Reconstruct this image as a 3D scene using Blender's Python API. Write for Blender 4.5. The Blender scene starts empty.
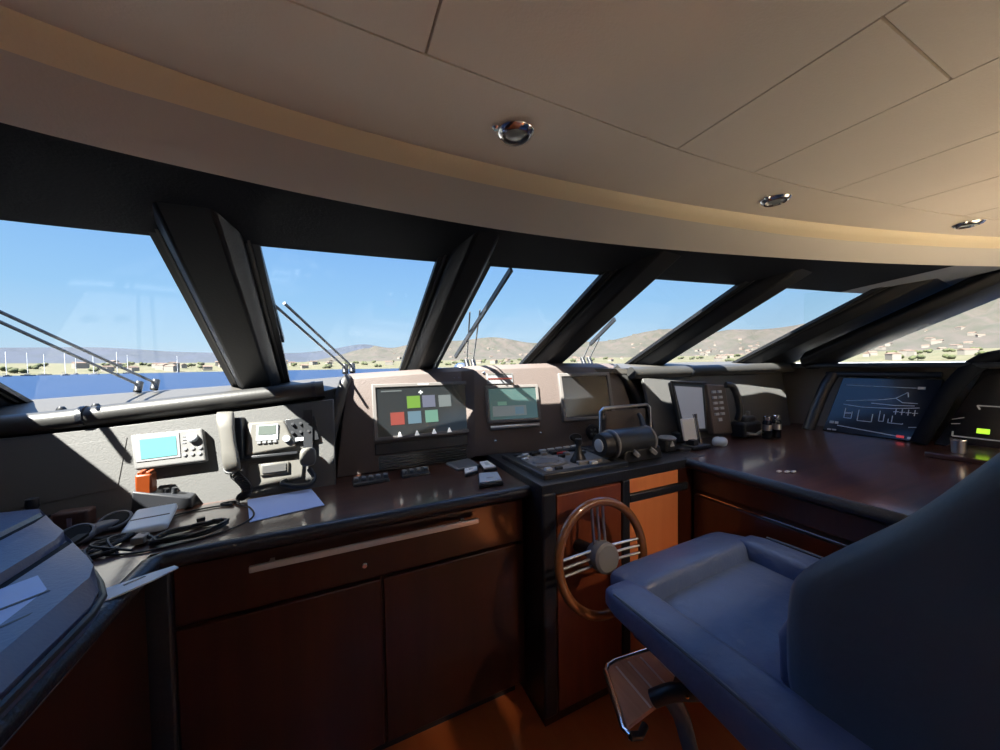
import bpy, math, random
from mathutils import Matrix, Vector
random.seed(7)
SC = bpy.context.scene
COL = SC.collection
EYE = 1.45          # camera height above the cabin floor; everything below is written relative to the eye
PI = math.pi

# ------------------------------------------------------------------ camera
cam = bpy.data.objects.new('camera', bpy.data.cameras.new('camera'))
COL.objects.link(cam)
cam.data.sensor_width = 36.0
cam.data.lens = 12.6
cam.data.clip_start = 0.02
cam.data.clip_end = 9000
yaw, pitch, roll = math.atan(162 / 350), math.atan(10.25 / 350), math.atan(0.0155)
fw = Vector((math.sin(yaw) * math.cos(pitch), math.cos(yaw) * math.cos(pitch), -math.sin(pitch)))
rt = Vector((math.cos(yaw), -math.sin(yaw), 0))
up = rt.cross(fw)
r2 = math.cos(roll) * rt - math.sin(roll) * up
u2 = math.sin(roll) * rt + math.cos(roll) * up
cam.matrix_world = Matrix(((r2.x, u2.x, -fw.x, 0), (r2.y, u2.y, -fw.y, 0), (r2.z, u2.z, -fw.z, EYE), (0, 0, 0, 1)))
SC.camera = cam

# ------------------------------------------------------------------ sky, sun, exposure
W = bpy.data.worlds.new('sky'); SC.world = W; W.use_nodes = True
nt = W.node_tree; nt.nodes.clear()
tc = nt.nodes.new('ShaderNodeTexCoord'); sp = nt.nodes.new('ShaderNodeSeparateXYZ')
rp = nt.nodes.new('ShaderNodeValToRGB'); bg = nt.nodes.new('ShaderNodeBackground'); ou = nt.nodes.new('ShaderNodeOutputWorld')
nt.links.new(tc.outputs['Generated'], sp.inputs[0]); nt.links.new(sp.outputs['Z'], rp.inputs[0])
for p, c in ((0.0, (.66, .80, .94)), (.06, (.52, .75, .97)), (.16, (.36, .64, .98)), (.33, (.23, .49, .95)), (.45, (.26, .60, 1.35)), (.7, (.34, .80, 2.0)), (1.0, (.34, .80, 2.0))):
    e = rp.color_ramp.elements.new(p); e.color = (*c, 1)
rp.color_ramp.elements.remove(rp.color_ramp.elements[0]); rp.color_ramp.elements.remove(rp.color_ramp.elements[-1])
nt.links.new(rp.outputs[0], bg.inputs[0]); bg.inputs[1].default_value = 1.03
nt.links.new(bg.outputs[0], ou.inputs[0])
SUN = Vector((2.06, 1.0, -3.0)).normalized()      # direction the sunlight travels
sl = bpy.data.lights.new('sun', 'SUN'); sl.energy = 34; sl.angle = math.radians(.53); sl.color = (1, .95, .87)
so = bpy.data.objects.new('sun', sl); COL.objects.link(so)
so.rotation_euler = SUN.to_track_quat('-Z', 'Y').to_euler(); so.location = (-6, -4, 12)
SC.view_settings.view_transform = 'Standard'; SC.view_settings.look = 'None'
SC.view_settings.exposure = 0.0; SC.view_settings.gamma = 1.0; SC.view_settings.use_curve_mapping = False
SC.cycles.sample_clamp_indirect = 6.0
SC.cycles.diffuse_bounces = 6
SC.cycles.max_bounces = 14
SC.cycles.transparent_max_bounces = 16

# ------------------------------------------------------------------ materials
MATS = {}
def mat(name, col, rough=.5, metal=0., spec=.5, coat=0., coat_rough=.05, emit=None, es=1., bump=0., bscale=60., noise=None, nscale=8., wood=None, wdir='X', sheen=0.):
    m = bpy.data.materials.new(name); m.use_nodes = True
    t = m.node_tree; b = t.nodes['Principled BSDF']
    b.inputs['Base Color'].default_value = (*col, 1); b.inputs['Roughness'].default_value = rough
    b.inputs['Metallic'].default_value = metal; b.inputs['Specular IOR Level'].default_value = spec
    b.inputs['Coat Weight'].default_value = coat; b.inputs['Coat Roughness'].default_value = coat_rough
    b.inputs['Sheen Weight'].default_value = sheen
    if emit:
        b.inputs['Emission Color'].default_value = (*emit, 1); b.inputs['Emission Strength'].default_value = es
    tcn = t.nodes.new('ShaderNodeTexCoord')
    if noise or wood:
        c2 = noise or wood
        n = t.nodes.new('ShaderNodeTexNoise'); n.inputs['Scale'].default_value = nscale; n.inputs['Detail'].default_value = 6
        if wood:
            mp = t.nodes.new('ShaderNodeMapping')
            mp.inputs['Scale'].default_value = {'X': (.6, 9, 9), 'Y': (9, .6, 9), 'Z': (9, 9, .6)}[wdir]
            t.links.new(tcn.outputs['Object'], mp.inputs[0]); t.links.new(mp.outputs[0], n.inputs['Vector'])
            n.inputs['Distortion'].default_value = 1.2
        else:
            t.links.new(tcn.outputs['Object'], n.inputs['Vector'])
        mx = t.nodes.new('ShaderNodeMix'); mx.data_type = 'RGBA'
        mr = t.nodes.new('ShaderNodeMapRange'); mr.inputs[1].default_value = .32; mr.inputs[2].default_value = .68
        t.links.new(n.outputs['Fac'], mr.inputs[0]); t.links.new(mr.outputs[0], mx.inputs[0])
        mx.inputs[6].default_value = (*col, 1); mx.inputs[7].default_value = (*c2, 1)
        t.links.new(mx.outputs[2], b.inputs['Base Color'])
    if bump:
        n2 = t.nodes.new('ShaderNodeTexNoise'); n2.inputs['Scale'].default_value = bscale; n2.inputs['Detail'].default_value = 4
        t.links.new(tcn.outputs['Object'], n2.inputs['Vector'])
        bp = t.nodes.new('ShaderNodeBump'); bp.inputs['Strength'].default_value = bump; bp.inputs['Distance'].default_value = .02
        t.links.new(n2.outputs['Fac'], bp.inputs['Height']); t.links.new(bp.outputs[0], b.inputs['Normal'])
    MATS[name] = m
    return m
def clear(name, tint, ior=1.45, rough=.0):
    m = bpy.data.materials.new(name); m.use_nodes = True; t = m.node_tree; t.nodes.clear()
    a = t.nodes.new('ShaderNodeBsdfTransparent'); a.inputs[0].default_value = (*tint, 1)
    g = t.nodes.new('ShaderNodeBsdfGlossy'); g.inputs['Roughness'].default_value = rough
    lw = t.nodes.new('ShaderNodeLayerWeight'); lw.inputs[0].default_value = .5
    pw = t.nodes.new('ShaderNodeMath'); pw.operation = 'POWER'; pw.inputs[1].default_value = 5
    f = t.nodes.new('ShaderNodeMath'); f.operation = 'MULTIPLY_ADD'; r0 = ((ior - 1) / (ior + 1)) ** 2 * .5
    f.inputs[1].default_value = .5; f.inputs[2].default_value = r0
    t.links.new(lw.outputs['Facing'], pw.inputs[0]); t.links.new(pw.outputs[0], f.inputs[0])
    x = t.nodes.new('ShaderNodeMixShader'); o = t.nodes.new('ShaderNodeOutputMaterial')
    t.links.new(f.outputs[0], x.inputs[0]); t.links.new(a.outputs[0], x.inputs[1]); t.links.new(g.outputs[0], x.inputs[2]); t.links.new(x.outputs[0], o.inputs[0])
    MATS[name] = m
    return m
M_ceil = mat('taupe_vinyl', (.76, .695, .60), .55, noise=(.72, .655, .565), nscale=3, bump=.08, bscale=220)
M_ring = mat('taupe_vinyl_ring', (.76, .685, .585), .55, bump=.08, bscale=220)
M_cream = mat('cream_vinyl', (.86, .76, .54), .5, bump=.06, bscale=200)
M_taupe2 = mat('grey_taupe_vinyl', (.62, .60, .55), .55, bump=.06, bscale=200)
M_black = mat('black_headliner', (.007, .009, .014), .8, spec=.06, bump=.1, bscale=150)
M_pillar = mat('charcoal_trim', (.011, .0125, .0155), .5, spec=.22, bump=.05, bscale=120)
M_seal = mat('black_rubber', (.006, .007, .009), .5)
M_vinyl = mat('light_grey_vinyl', (.088, .088, .087), .55, noise=(.083, .083, .082), nscale=4, bump=.1, bscale=180)
M_dash = mat('dash_grey_leather', (.072, .067, .060), .45, bump=.15, bscale=140)
M_binn = mat('binnacle_leather', (.118, .094, .086), .5, noise=(.108, .086, .079), nscale=5, bump=.15, bscale=160)
M_edge = mat('dark_leather_edge', (.018, .021, .028), .33, bump=.15, bscale=120)
M_roll = mat('roll_leather', (.036, .0357, .035), .45, bump=.04, bscale=120)
M_navy = mat('navy_leather', (.078, .122, .245), .42, noise=(.09, .138, .275), nscale=6, bump=.4, bscale=14)
M_navy2 = mat('dark_navy_leather', (.062, .095, .15), .5, noise=(.07, .106, .166), nscale=5, bump=.2, bscale=14)
M_wood = mat('dark_gloss_mahogany', (.045, .014, .008), .35, wood=(.10, .034, .020), wdir='X', nscale=2.2, coat=1., coat_rough=.11)
M_woodv = mat('front_wood_shaded', (.030, .007, .003), .35, wood=(.050, .012, .005), wdir='Z', nscale=1.6, coat=.5, coat_rough=.15)  # shaded copy of the front wood, the shade put into its colour
M_orange = mat('front_wood_lit', (.72, .22, .075), .4, wood=(.78, .27, .095), wdir='Z', nscale=1.4, coat=.5, coat_rough=.15)  # lit copy of the front wood, the light put into its colour
M_floor = mat('cherry_floor', (.56, .135, .036), .35, wood=(.60, .165, .045), wdir='Y', nscale=1.6, coat=.6, coat_rough=.12)
M_rim = mat('varnished_rim', (.17, .062, .02), .3, wood=(.24, .095, .032), wdir='X', nscale=3, coat=1., coat_rough=.06)
M_teak = mat('teak_slat', (.60, .28, .16), .35, wood=(.70, .36, .22), wdir='Y', nscale=3, coat=.7, coat_rough=.12)
M_chrome = mat('chrome', (.80, .80, .82), .12, metal=1)
M_steel = mat('brushed_steel', (.55, .56, .58), .3, metal=1)
M_card = mat('white_card', (.86, .87, .9), .5)
M_white = mat('white_plastic', (.17, .17, .17), .4)
M_offw = mat('ivory_plastic', (.12, .116, .106), .42)
M_dgrey = mat('graphite_plastic', (.030, .032, .038), .45)
M_grey = mat('grey_plastic', (.20, .205, .215), .45)
M_lgrey = mat('pale_grey_plastic', (.52, .57, .62), .4)
M_dark = mat('black_plastic', (.016, .018, .022), .4)
M_dgloss = mat('black_gloss', (.010, .011, .014), .15)
M_rubber = mat('cable_black', (.012, .012, .014), .5)
M_paper = mat('sky_tinted_paper', (.50, .62, .95), .8)  # white sheet, blue skylight put into its colour
M_orangep = mat('orange_plastic', (.20, .034, .002), .45)
M_red = mat('red_plastic', (.6, .03, .03), .45)
M_lcd = mat('cyan_lcd', (.04, .13, .13), .2, emit=(.33, .80, .78), es=.75)
M_lcd2 = mat('grey_green_lcd', (.10, .12, .11), .25)
M_scr = mat('monitor_glass', (.012, .014, .016), .10, emit=(.10, .12, .12), es=.10)
M_scr2 = mat('teal_screen', (.03, .055, .052), .12, emit=(.20, .36, .36), es=.25)
M_scr3 = mat('dark_screen', (.018, .019, .021), .14)
M_scr4 = mat('mimic_face', (.014, .017, .026), .16)
M_scr5 = mat('silver_screen_sheen', (.36, .39, .46), .22, emit=(.30, .34, .45), es=.22)  # faint glow stands in for sun and reflection on the screen
M_mark = mat('white_marking', (.5, .52, .54), .5)
M_tri = mat('screen_triangle', (.7, .7, .7), .4, emit=(.8, .82, .84), es=.6)
M_ired = mat('icon_red', (.06, .014, .012), .3, emit=(.75, .16, .12), es=.35)
M_igy = mat('icon_lime', (.03, .06, .01), .3, emit=(.32, .60, .10), es=.4)
M_igb = mat('icon_slate', (.03, .032, .045), .3, emit=(.24, .27, .38), es=.4)
M_ilg = mat('icon_grey', (.04, .045, .045), .3, emit=(.28, .33, .35), es=.4)
M_ibl = mat('icon_blue', (.025, .042, .055), .3, emit=(.20, .34, .44), es=.4)
M_ite = mat('icon_teal', (.028, .058, .045), .3, emit=(.22, .46, .36), es=.4)
M_led = mat('led_lime', (.4, .8, .05), .3, emit=(.55, .95, .05), es=.9)
M_ledr = mat('led_red', (.5, .05, .05), .3, emit=(.7, .06, .07), es=.5)
M_gel = mat('white_gelcoat', (.78, .77, .74), .35)
M_cowl = mat('sand_deck', (.08, .072, .063), .6)
M_glass = clear('window_glass', (.97, .985, .98))
M_bluep = clear('blue_plastic_sleeve', (.75, .82, 1.0), 1.6, .06)
M_wood_dk = mat('cabin_back_panel', (.05, .022, .012), .5, wood=(.07, .03, .017), wdir='Z', nscale=1.5)
M_sidew = mat('cabin_side_lining', (.30, .27, .235), .6)
M_sea = mat('sea', (.0045, .017, .058), .35, spec=.25, noise=(.0055, .020, .066), nscale=.02, bump=.5, bscale=.35)
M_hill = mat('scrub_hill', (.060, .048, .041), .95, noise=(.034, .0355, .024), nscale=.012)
M_hillb = mat('far_hill_haze', (.026, .034, .056), .95, noise=(.022, .030, .044), nscale=.006)  # distance haze put into the hill colour
M_shore = mat('shore_flat', (.10, .087, .05), .95, noise=(.058, .061, .028), nscale=.03)
M_tree = mat('shore_tree', (.024, .031, .013), .9, noise=(.07, .08, .03), nscale=.4)
M_house = mat('house_wall', (.17, .155, .135), .8)
M_roof = mat('house_roof', (.125, .085, .065), .8)
M_hull = mat('boat_hull', (.17, .175, .185), .4)

# ------------------------------------------------------------------ mesh builder
class B:
    def __init__(s, M=None):
        s.v = []; s.f = []; s.M = M
    def add(s, vs, fs):
        o = len(s.v)
        for p in vs:
            p = Vector(p); s.v.append(s.M @ p if s.M else p)
        s.f += [tuple(o + i for i in f) for f in fs]
        return s
    def box(s, x0, x1, y0, y1, z0, z1):
        v = [(x, y, z) for z in (z0, z1) for y in (y0, y1) for x in (x0, x1)]
        return s.add(v, [(0, 2, 3, 1), (4, 5, 7, 6), (0, 1, 5, 4), (2, 6, 7, 3), (0, 4, 6, 2), (1, 3, 7, 5)])
    def cbox(s, c, d):
        return s.box(c[0] - d[0] / 2, c[0] + d[0] / 2, c[1] - d[1] / 2, c[1] + d[1] / 2, c[2] - d[2] / 2, c[2] + d[2] / 2)
    def bar(s, a, b, w, h, upv=(0, 0, 1)):
        a = Vector(a); b = Vector(b); d = (b - a).normalized(); u = d.cross(Vector(upv)).normalized(); n = u.cross(d)
        v = [p + u * (i * w / 2) + n * (j * h / 2) for p in (a, b) for i, j in ((-1, -1), (1, -1), (1, 1), (-1, 1))]
        return s.add(v, [(0, 1, 2, 3)[::-1], (4, 5, 6, 7), (0, 1, 5, 4), (1, 2, 6, 5), (2, 3, 7, 6), (3, 0, 4, 7)])
    def loft(s, rings, cap=True, closed=False):
        n = len(rings[0]); vs = [p for r in rings for p in r]; fs = []
        k = len(rings)
        for i in range(k if closed else k - 1):
            a, b = i * n, ((i + 1) % k) * n
            for j in range(n):
                fs.append((a + j, a + (j + 1) % n, b + (j + 1) % n, b + j))
        if cap and not closed:
            fs.append(tuple(range(n))[::-1]); fs.append(tuple((k - 1) * n + j for j in range(n)))
        return s.add(vs, fs)
    def prism(s, poly, a, b, axis='z'):
        mk = {'z': lambda p, t: (p[0], p[1], t), 'x': lambda p, t: (t, p[0], p[1]), 'y': lambda p, t: (p[0], t, p[1])}[axis]
        return s.loft([[mk(p, a) for p in poly], [mk(p, b) for p in poly]])
    def tube(s, pts, r, seg=10, closed=False, smooth=0, sx=1., up=None):
        pts = [Vector(p) for p in pts]
        if smooth: pts = crv(pts, smooth, closed)
        n = len(pts); rr = r if isinstance(r, (list, tuple)) else [r] * n
        if len(rr) != n: rr = [rr[0] + (rr[-1] - rr[0]) * i / (n - 1) for i in range(n)]
        rings = []; ref = None
        for i, p in enumerate(pts):
            a = pts[i - 1] if (i or closed) else p; b = pts[(i + 1) % n] if (i < n - 1 or closed) else p
            t = (b - a).normalized()
            if ref is None:
                ref = Vector(up) if up else (Vector((0, 0, 1)) if abs(t.z) < .9 else Vector((1, 0, 0)))
            u = t.cross(ref).normalized(); w = u.cross(t); ref = w
            rings.append([p + u * (rr[i] * sx * math.cos(q * 2 * PI / seg)) + w * (rr[i] * math.sin(q * 2 * PI / seg)) for q in range(seg)])
        return s.loft(rings, True, closed)
    def lathe(s, prof, c=(0, 0, 0), seg=24, ex=1., ey=1.):
        return s.loft([[(c[0] + r * ex * math.cos(q * 2 * PI / seg), c[1] + r * ey * math.sin(q * 2 * PI / seg), c[2] + h) for q in range(seg)] for r, h in prof])
    def sell(s, c, d, e1=.35, e2=.35, nu=28, nv=14):
        pw = lambda x, e: math.copysign(abs(x) ** e, x)
        rings = []
        for j in range(nv + 1):
            ph = -PI / 2 + PI * (.012 + .976 * j / nv)
            rings.append([(c[0] + d[0] / 2 * pw(math.cos(ph), e1) * pw(math.cos(t), e2), c[1] + d[1] / 2 * pw(math.cos(ph), e1) * pw(math.sin(t), e2), c[2] + d[2] / 2 * pw(math.sin(ph), e1)) for t in [2 * PI * i / nu for i in range(nu)]])
        return s.loft(rings)
    def sheet(s, rows):
        n = len(rows[0]); fs = []
        for i in range(len(rows) - 1):
            for j in range(n - 1):
                fs.append((i * n + j, i * n + j + 1, (i + 1) * n + j + 1, (i + 1) * n + j))
        return s.add([p for r in rows for p in r], fs)
    def build(s, name, m, parent=None, loc=None, label=None, cat=None, group=None, kind=None, bevel=0., seg=2, smooth=True, solid=0., sharp=38):
        org = wloc(parent) if parent else Vector(loc or (0, 0, 0))
        me = bpy.data.meshes.new(name); me.from_pydata([p - org for p in s.v], [], s.f)
        me.materials.append(m)
        import bmesh
        bm = bmesh.new(); bm.from_mesh(me); bmesh.ops.recalc_face_normals(bm, faces=bm.faces); bm.to_mesh(me); bm.free()
        if smooth:
            for p in me.polygons: p.use_smooth = True
            me.set_sharp_from_angle(angle=math.radians(sharp))
        o = bpy.data.objects.new(name, me); COL.objects.link(o)
        if parent: o.parent = parent
        else: o.location = org
        if solid:
            md = o.modifiers.new('thickness', 'SOLIDIFY'); md.thickness = solid; md.offset = 0
        if bevel:
            md = o.modifiers.new('soft_edges', 'BEVEL'); md.width = bevel; md.segments = seg; md.limit_method = 'ANGLE'; md.angle_limit = math.radians(35)
        tag(o, label, cat, group, kind)
        return o
def wloc(o):
    v = Vector((0, 0, 0))
    while o: v += Vector(o.location); o = o.parent
    return v
def tag(o, label=None, cat=None, group=None, kind=None):
    for k, x in (('label', label), ('category', cat), ('group', group), ('kind', kind)):
        if x: o[k] = x
    return o
def thing(name, label, cat, loc, group=None):
    o = bpy.data.objects.new(name, None); COL.objects.link(o); o.location = loc; o.empty_display_size = .05
    return tag(o, label, cat, group)
def struct(b, name, m, **k):
    return b.build(name, m, kind='structure', **k)
def copy_thing(o, delta, label=None, rot=None):
    c = o.copy(); COL.objects.link(c); c.location = Vector(o.location) + Vector(delta)
    if label: c['label'] = label
    if rot is not None: c.rotation_euler = (0, 0, rot)
    for ch in [x for x in bpy.data.objects if x.parent == o]:
        d = ch.copy(); COL.objects.link(d); d.parent = c
        for g in [x for x in bpy.data.objects if x.parent == ch]:
            h = g.copy(); COL.objects.link(h); h.parent = d
    return c
def crv(pts, k, closed=False):
    n = len(pts); out = []
    for i in range(n if closed else n - 1):
        p1, p2 = pts[i], pts[(i + 1) % n]
        p0 = pts[i - 1] if (i or closed) else p1 * 2 - p2
        p3 = pts[(i + 2) % n] if (closed or i + 2 < n) else p2 * 2 - p1
        for j in range(k):
            t = j / k
            out.append(.5 * ((2 * p1) + (p2 - p0) * t + (2 * p0 - 5 * p1 + 4 * p2 - p3) * t * t + (3 * p1 - p0 - 3 * p2 + p3) * t ** 3))
    if not closed: out.append(pts[-1])
    return out
def spline(tab):
    def f(x):
        if x <= tab[0][0]: i = 0
        elif x >= tab[-1][0]: i = len(tab) - 2
        else: i = max(j for j in range(len(tab) - 1) if tab[j][0] <= x)
        (x1, y1), (x2, y2) = tab[i], tab[i + 1]
        m = lambda j: (tab[min(j + 1, len(tab) - 1)][1] - tab[max(j - 1, 0)][1]) / (tab[min(j + 1, len(tab) - 1)][0] - tab[max(j - 1, 0)][0])
        h = x2 - x1; t = max(0, min(1, (x - x1) / h))
        return (2 * t ** 3 - 3 * t * t + 1) * y1 + (t ** 3 - 2 * t * t + t) * h * m(i) + (-2 * t ** 3 + 3 * t * t) * y2 + (t ** 3 - t * t) * h * m(i + 1)
    return f
def frame(p, u, v):
    u = Vector(u).normalized(); v = Vector(v); v = (v - u * v.dot(u)).normalized(); n = u.cross(v)
    return Matrix(((u.x, v.x, n.x, p[0]), (u.y, v.y, n.y, p[1]), (u.z, v.z, n.z, p[2]), (0, 0, 0, 1)))
def lin(a, b, n): return [a + (b - a) * i / (n - 1) for i in range(n)]

# ------------------------------------------------------------------ the cabin shell
A = spline([(-2.1, -.35), (-1.5, .22), (-.9, .59), (-.43, .765), (-.14, .829), (.09, .849), (.40, .853), (.73, .839), (1.13, .802), (1.59, .733), (2.11, .626), (2.64, .481), (3.1, .29), (3.5, .05)])
Bc = spline([(-2.1, -.30), (-1.5, .26), (-.9, .62), (-.44, .797), (-.145, .852), (.09, .871), (.41, .876), (.75, .861), (1.15, .825), (1.65, .757), (2.17, .644), (2.69, .495), (3.1, .31), (3.5, .08)])
Cc = spline([(-2.1, -.10), (-1.5, .42), (-.9, .76), (-.52, .915), (-.17, .985), (.10, 1.012), (.48, 1.020), (.86, .993), (1.30, .926), (1.80, .824), (2.33, .69), (2.85, .525), (3.2, .38), (3.5, .20)])
Dc = spline([(-2.1, .75), (-1.5, 1.15), (-1.1, 1.31), (-.775, 1.358), (-.3, 1.348), (.34, 1.305), (.8, 1.255), (1.24, 1.210), (1.8, 1.14), (2.3, 1.068), (2.86, .985), (3.5, .78)])
Ec = spline([(-2.3, .20), (-1.6, .90), (-1.02, 1.23), (-.835, 1.28), (-.6, 1.39), (-.40, 1.455), (.2, 1.50), (.565, 1.43), (1.05, 1.345), (1.2, 1.25), (1.3, 1.228), (1.7, 1.228), (2.1, 1.232), (2.4, 1.23), (3.0, 1.06), (3.6, .70)])
ZS = spline([(-1.9, -.16), (-1.2, -.125), (-.45, -.088), (.4, -.036), (1.2, -.012), (2.0, -.008), (3.2, -.006)])   # window sill height
TAN = .532
ZH = .39
def Yb(x): return Dc(x) + (ZH - ZS(x)) / TAN
XS = lin(-2.1, 3.5, 90)
curve = lambda f, z, dy=0: [(x, f(x) + dy, z) for x in XS]

ADDED_HATCH = ((-.42, .05, -1.42, -.68), (-.05, 1.10, -2.60, -1.64), (1.12, 2.08, -1.62, -.24))     # three unseen roof hatches, added so sun warms the ceiling
def slab(b, x0, x1, y0, y1, z0, z1):      # a flat slab with the hatch openings left out
    ex = sorted({x0, x1} | {h[i] for h in ADDED_HATCH for i in (0, 1)}); ey = sorted({y0, y1} | {h[i] for h in ADDED_HATCH for i in (2, 3)})
    for a, c in zip(ex, ex[1:]):
        for d, e in zip(ey, ey[1:]):
            mx, my = (a + c) / 2, (d + e) / 2
            if not any(h[0] < mx < h[1] and h[2] < my < h[3] for h in ADDED_HATCH): b.box(a, c, d, e, z0, z1)
# flat ceiling of stitched panels, laid with fine gaps between them
b = B()
PZ = .52
def panel(poly, z=PZ, t=.018):
    b.loft([[(x, y, z + t) for x, y in poly], [(x, y, z + .003) for x, y in poly],
            [((x - cx) * .996 + cx, (y - cy) * .996 + cy, z) for cx, cy in [(sum(p[0] for p in poly) / len(poly), sum(p[1] for p in poly) / len(poly))] for x, y in poly]])
G = .0013
ysp = spline([(-2.1, -.6), (-1.5, .05), (-.9, .40), (-.4, .555), (.0, .588), (.5, .602), (.82, .605), (1.26, .582), (1.65, .535), (2.07, .47), (2.6, .33), (3.2, .05), (3.5, -.2)])
def strip(x0, x1, y0):      # a lengthwise panel ending at the curved ring seam
    xs = lin(x0 + G, x1 - G, max(3, int((x1 - x0) / .12)))
    panel([(x1 - G, y0 + G), (x0 + G, y0 + G)] + [(x, ysp(x) - G) for x in xs])
strip(-1.9, -1.1, -.19); strip(-1.1, -.47, -.19); strip(-.47, .147, -.19); strip(.147, .766, -.19)
strip(.766, 1.056, .25); panel([(1.056 - G, -.19), (.766 + G, -.19), (.766 + G, .25 - G), (1.056 - G, .25 - G)])
strip(1.056, 1.40, -.19); strip(1.40, 1.74, -.19); strip(1.74, 2.10, -.19); strip(2.10, 2.75, -.19); strip(2.75, 3.30, -.19)
ring = [(x, ysp(x) + G, PZ) for x in XS]; ringo = [(x, A(x), PZ) for x in XS]
b.sheet([[(x, y, PZ + .016) for x, y, z in ring], ring, ringo, [(x, y, PZ + .016) for x, y, z in ringo]])
b.box(-2.1, 3.5, -.19, .62, PZ + .012, PZ + .03); slab(b, -2.1, 3.5, -2.75, -.19, PZ, PZ + .03)
struct(b, 'ceiling', M_ceil)
# curved cove: cream bead, taupe fascia, black valance down to the glass
bd = []
for dy, dz in ((-.012, .004), (-.006, -.010), (.012, -.024), (.030, -.034)):
    bd.append([(x, A(x) + dy + (Bc(x) - A(x) - .02) * max(0, dy) / .03 * .8, PZ + dz) for x in XS])
struct(B().sheet(bd), 'trim_1', M_cream)
struct(B().sheet([curve(Bc, .487, .006), [(x, Bc(x) * .5 + Cc(x) * .5, .452) for x in XS], curve(Cc, .430), curve(Cc, .436, .01)]), 'trim_2', M_taupe2)
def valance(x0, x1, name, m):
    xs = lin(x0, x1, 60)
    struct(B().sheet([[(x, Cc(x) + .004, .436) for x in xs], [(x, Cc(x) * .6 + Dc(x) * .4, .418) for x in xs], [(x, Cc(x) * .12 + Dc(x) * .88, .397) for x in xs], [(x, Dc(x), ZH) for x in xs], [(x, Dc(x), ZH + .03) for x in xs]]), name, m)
valance(-2.1, 2.66, 'trim_3', M_black); valance(2.66, 3.5, 'trim_16', mat('headliner_window_lit', (.15, .17, .21), .6, bump=.06, bscale=150))  # same black headliner; side window light put into the grey end piece
# outer roof with a curved eyebrow over the windscreen
rows = []
for f, z in ((lambda x: -.20, .56), (lambda x: Cc(x), .56), (lambda x: Ec(x) - .08, .49), (lambda x: Ec(x), .475), (lambda x: Ec(x) + .01, .50), (lambda x: Ec(x) - .1, .58), (lambda x: Cc(x) - .1, .68), (lambda x: -.20, .70)):
    rows.append([(x, f(x), z) for x in lin(-2.3, 3.6, 70)])
q = B().sheet(rows)
slab(q, -2.3, 3.6, -3.4, -.19, .56, .70)
struct(q, 'roof', M_gel)
for i, h in enumerate(ADDED_HATCH): struct(B().box(h[0] - .02, h[1] + .02, h[2] - .02, h[3] + .02, .662, .668), 'window_%d' % (8 + i), M_glass)  # panes over the added roof openings
struct(B().sheet([[(x, Dc(x), ZH + .004) for x in XS], [(x, Ec(x) - .08, .49) for x in XS]]), 'trim_4', M_seal)

# windscreen pillars, all raked the same way
ax = Vector((0, -1, TAN)).normalized(); nin = Vector((0, -ax.z, ax.y)).normalized()
def pillar(i, xc, w, sw, dep=.075, m=M_pillar, off=0, skew=-.035):
    top = Vector((xc, Dc(xc) + off, ZH)) + ax * .30; bot = Vector((xc, Yb(xc) + off, ZS(xc))) - ax * .10
    top.x -= 0; bot.x += skew
    P = lambda p, x, n: p + Vector((x, 0, 0)) + nin * n
    poly = [(-w / 2, .004), (-w / 2, .03), (-w / 2 + .035, dep), (w / 2 - .035, dep), (w / 2, .03), (w / 2, .004)]
    bb = B().loft([[P(p, x, n) for x, n in poly] for p in (bot, top)])
    o = struct(bb, 'trim_%d' % i, m, bevel=.008)
    c = B().loft([[P(p, x, n) for x, n in ((-sw / 2, -.012), (-sw / 2, .006), (sw / 2, .006), (sw / 2, -.012))] for p in (bot, top)])
    c.build('rubber_seal', M_seal, o)
    g = B()
    for sx in (-1, 1):
        g.loft([[P(p, sx * (w / 2 + .012) + dx, n) for dx, n in ((-.004, .004), (-.004, .014), (.004, .014), (.004, .004))] for p in (bot, top)])
    g.build('bead', M_roll, o)
pillar(5, -1.31, .20, .27); pillar(6, -.34, .19, .265); pillar(7, .46, .15, .215); pillar(8, 1.215, .19, .285); pillar(9, 2.015, .19, .285)
pillar(10, 3.08, .50, .59)
# window panes
edges = [(-1.20, -.455), (-.225, .37), (.55, 1.11), (1.36, 1.935), (2.185, 2.86)]
nrm = Vector((0, TAN, 1)).normalized()
for i, (a, c) in enumerate(edges):
    q = B(); xs = lin(a - .03, c + .03, 8)
    lo = [Vector((x, Yb(x), ZS(x))) - ax * .05 for x in xs]; hi = [Vector((x, Dc(x), ZH)) + ax * .05 for x in xs]
    q.sheet([lo, hi, [p + nrm * .006 for p in hi], [p + nrm * .006 for p in lo], lo])
    struct(q, 'window_%d' % (i + 1), M_glass, sharp=20)
q = B(); xs = lin(-2.1, -1.40, 8)
q.sheet([[Vector((x, Yb(x), ZS(x))) - ax * .06 for x in xs], [Vector((x, Dc(x), ZH)) + ax * .10 for x in xs]]); struct(q, 'trim_14', M_black, solid=.03)
# side frame of the starboard window: a thick raked beam, then the side pane
q = B()
P = lambda y, z, x, n: Vector((x, y, z)) + Vector((0, -TAN, -1)).normalized() * n
q.loft([[(3.30, y, z + .10), (3.02, y, z + .10), (2.96, y, z + .055), (2.985, y, z + .005), (3.06, y, z - .02), (3.30, y, z - .02)] for y, z in ((1.36, -.05), (.57, .355), (.08, .62))])
struct(q, 'trim_11', M_pillar, bevel=.012)
q = B().box(3.22, 3.228, -1.6, 1.45, -.05, .50); struct(q, 'window_7', M_glass)
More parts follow.
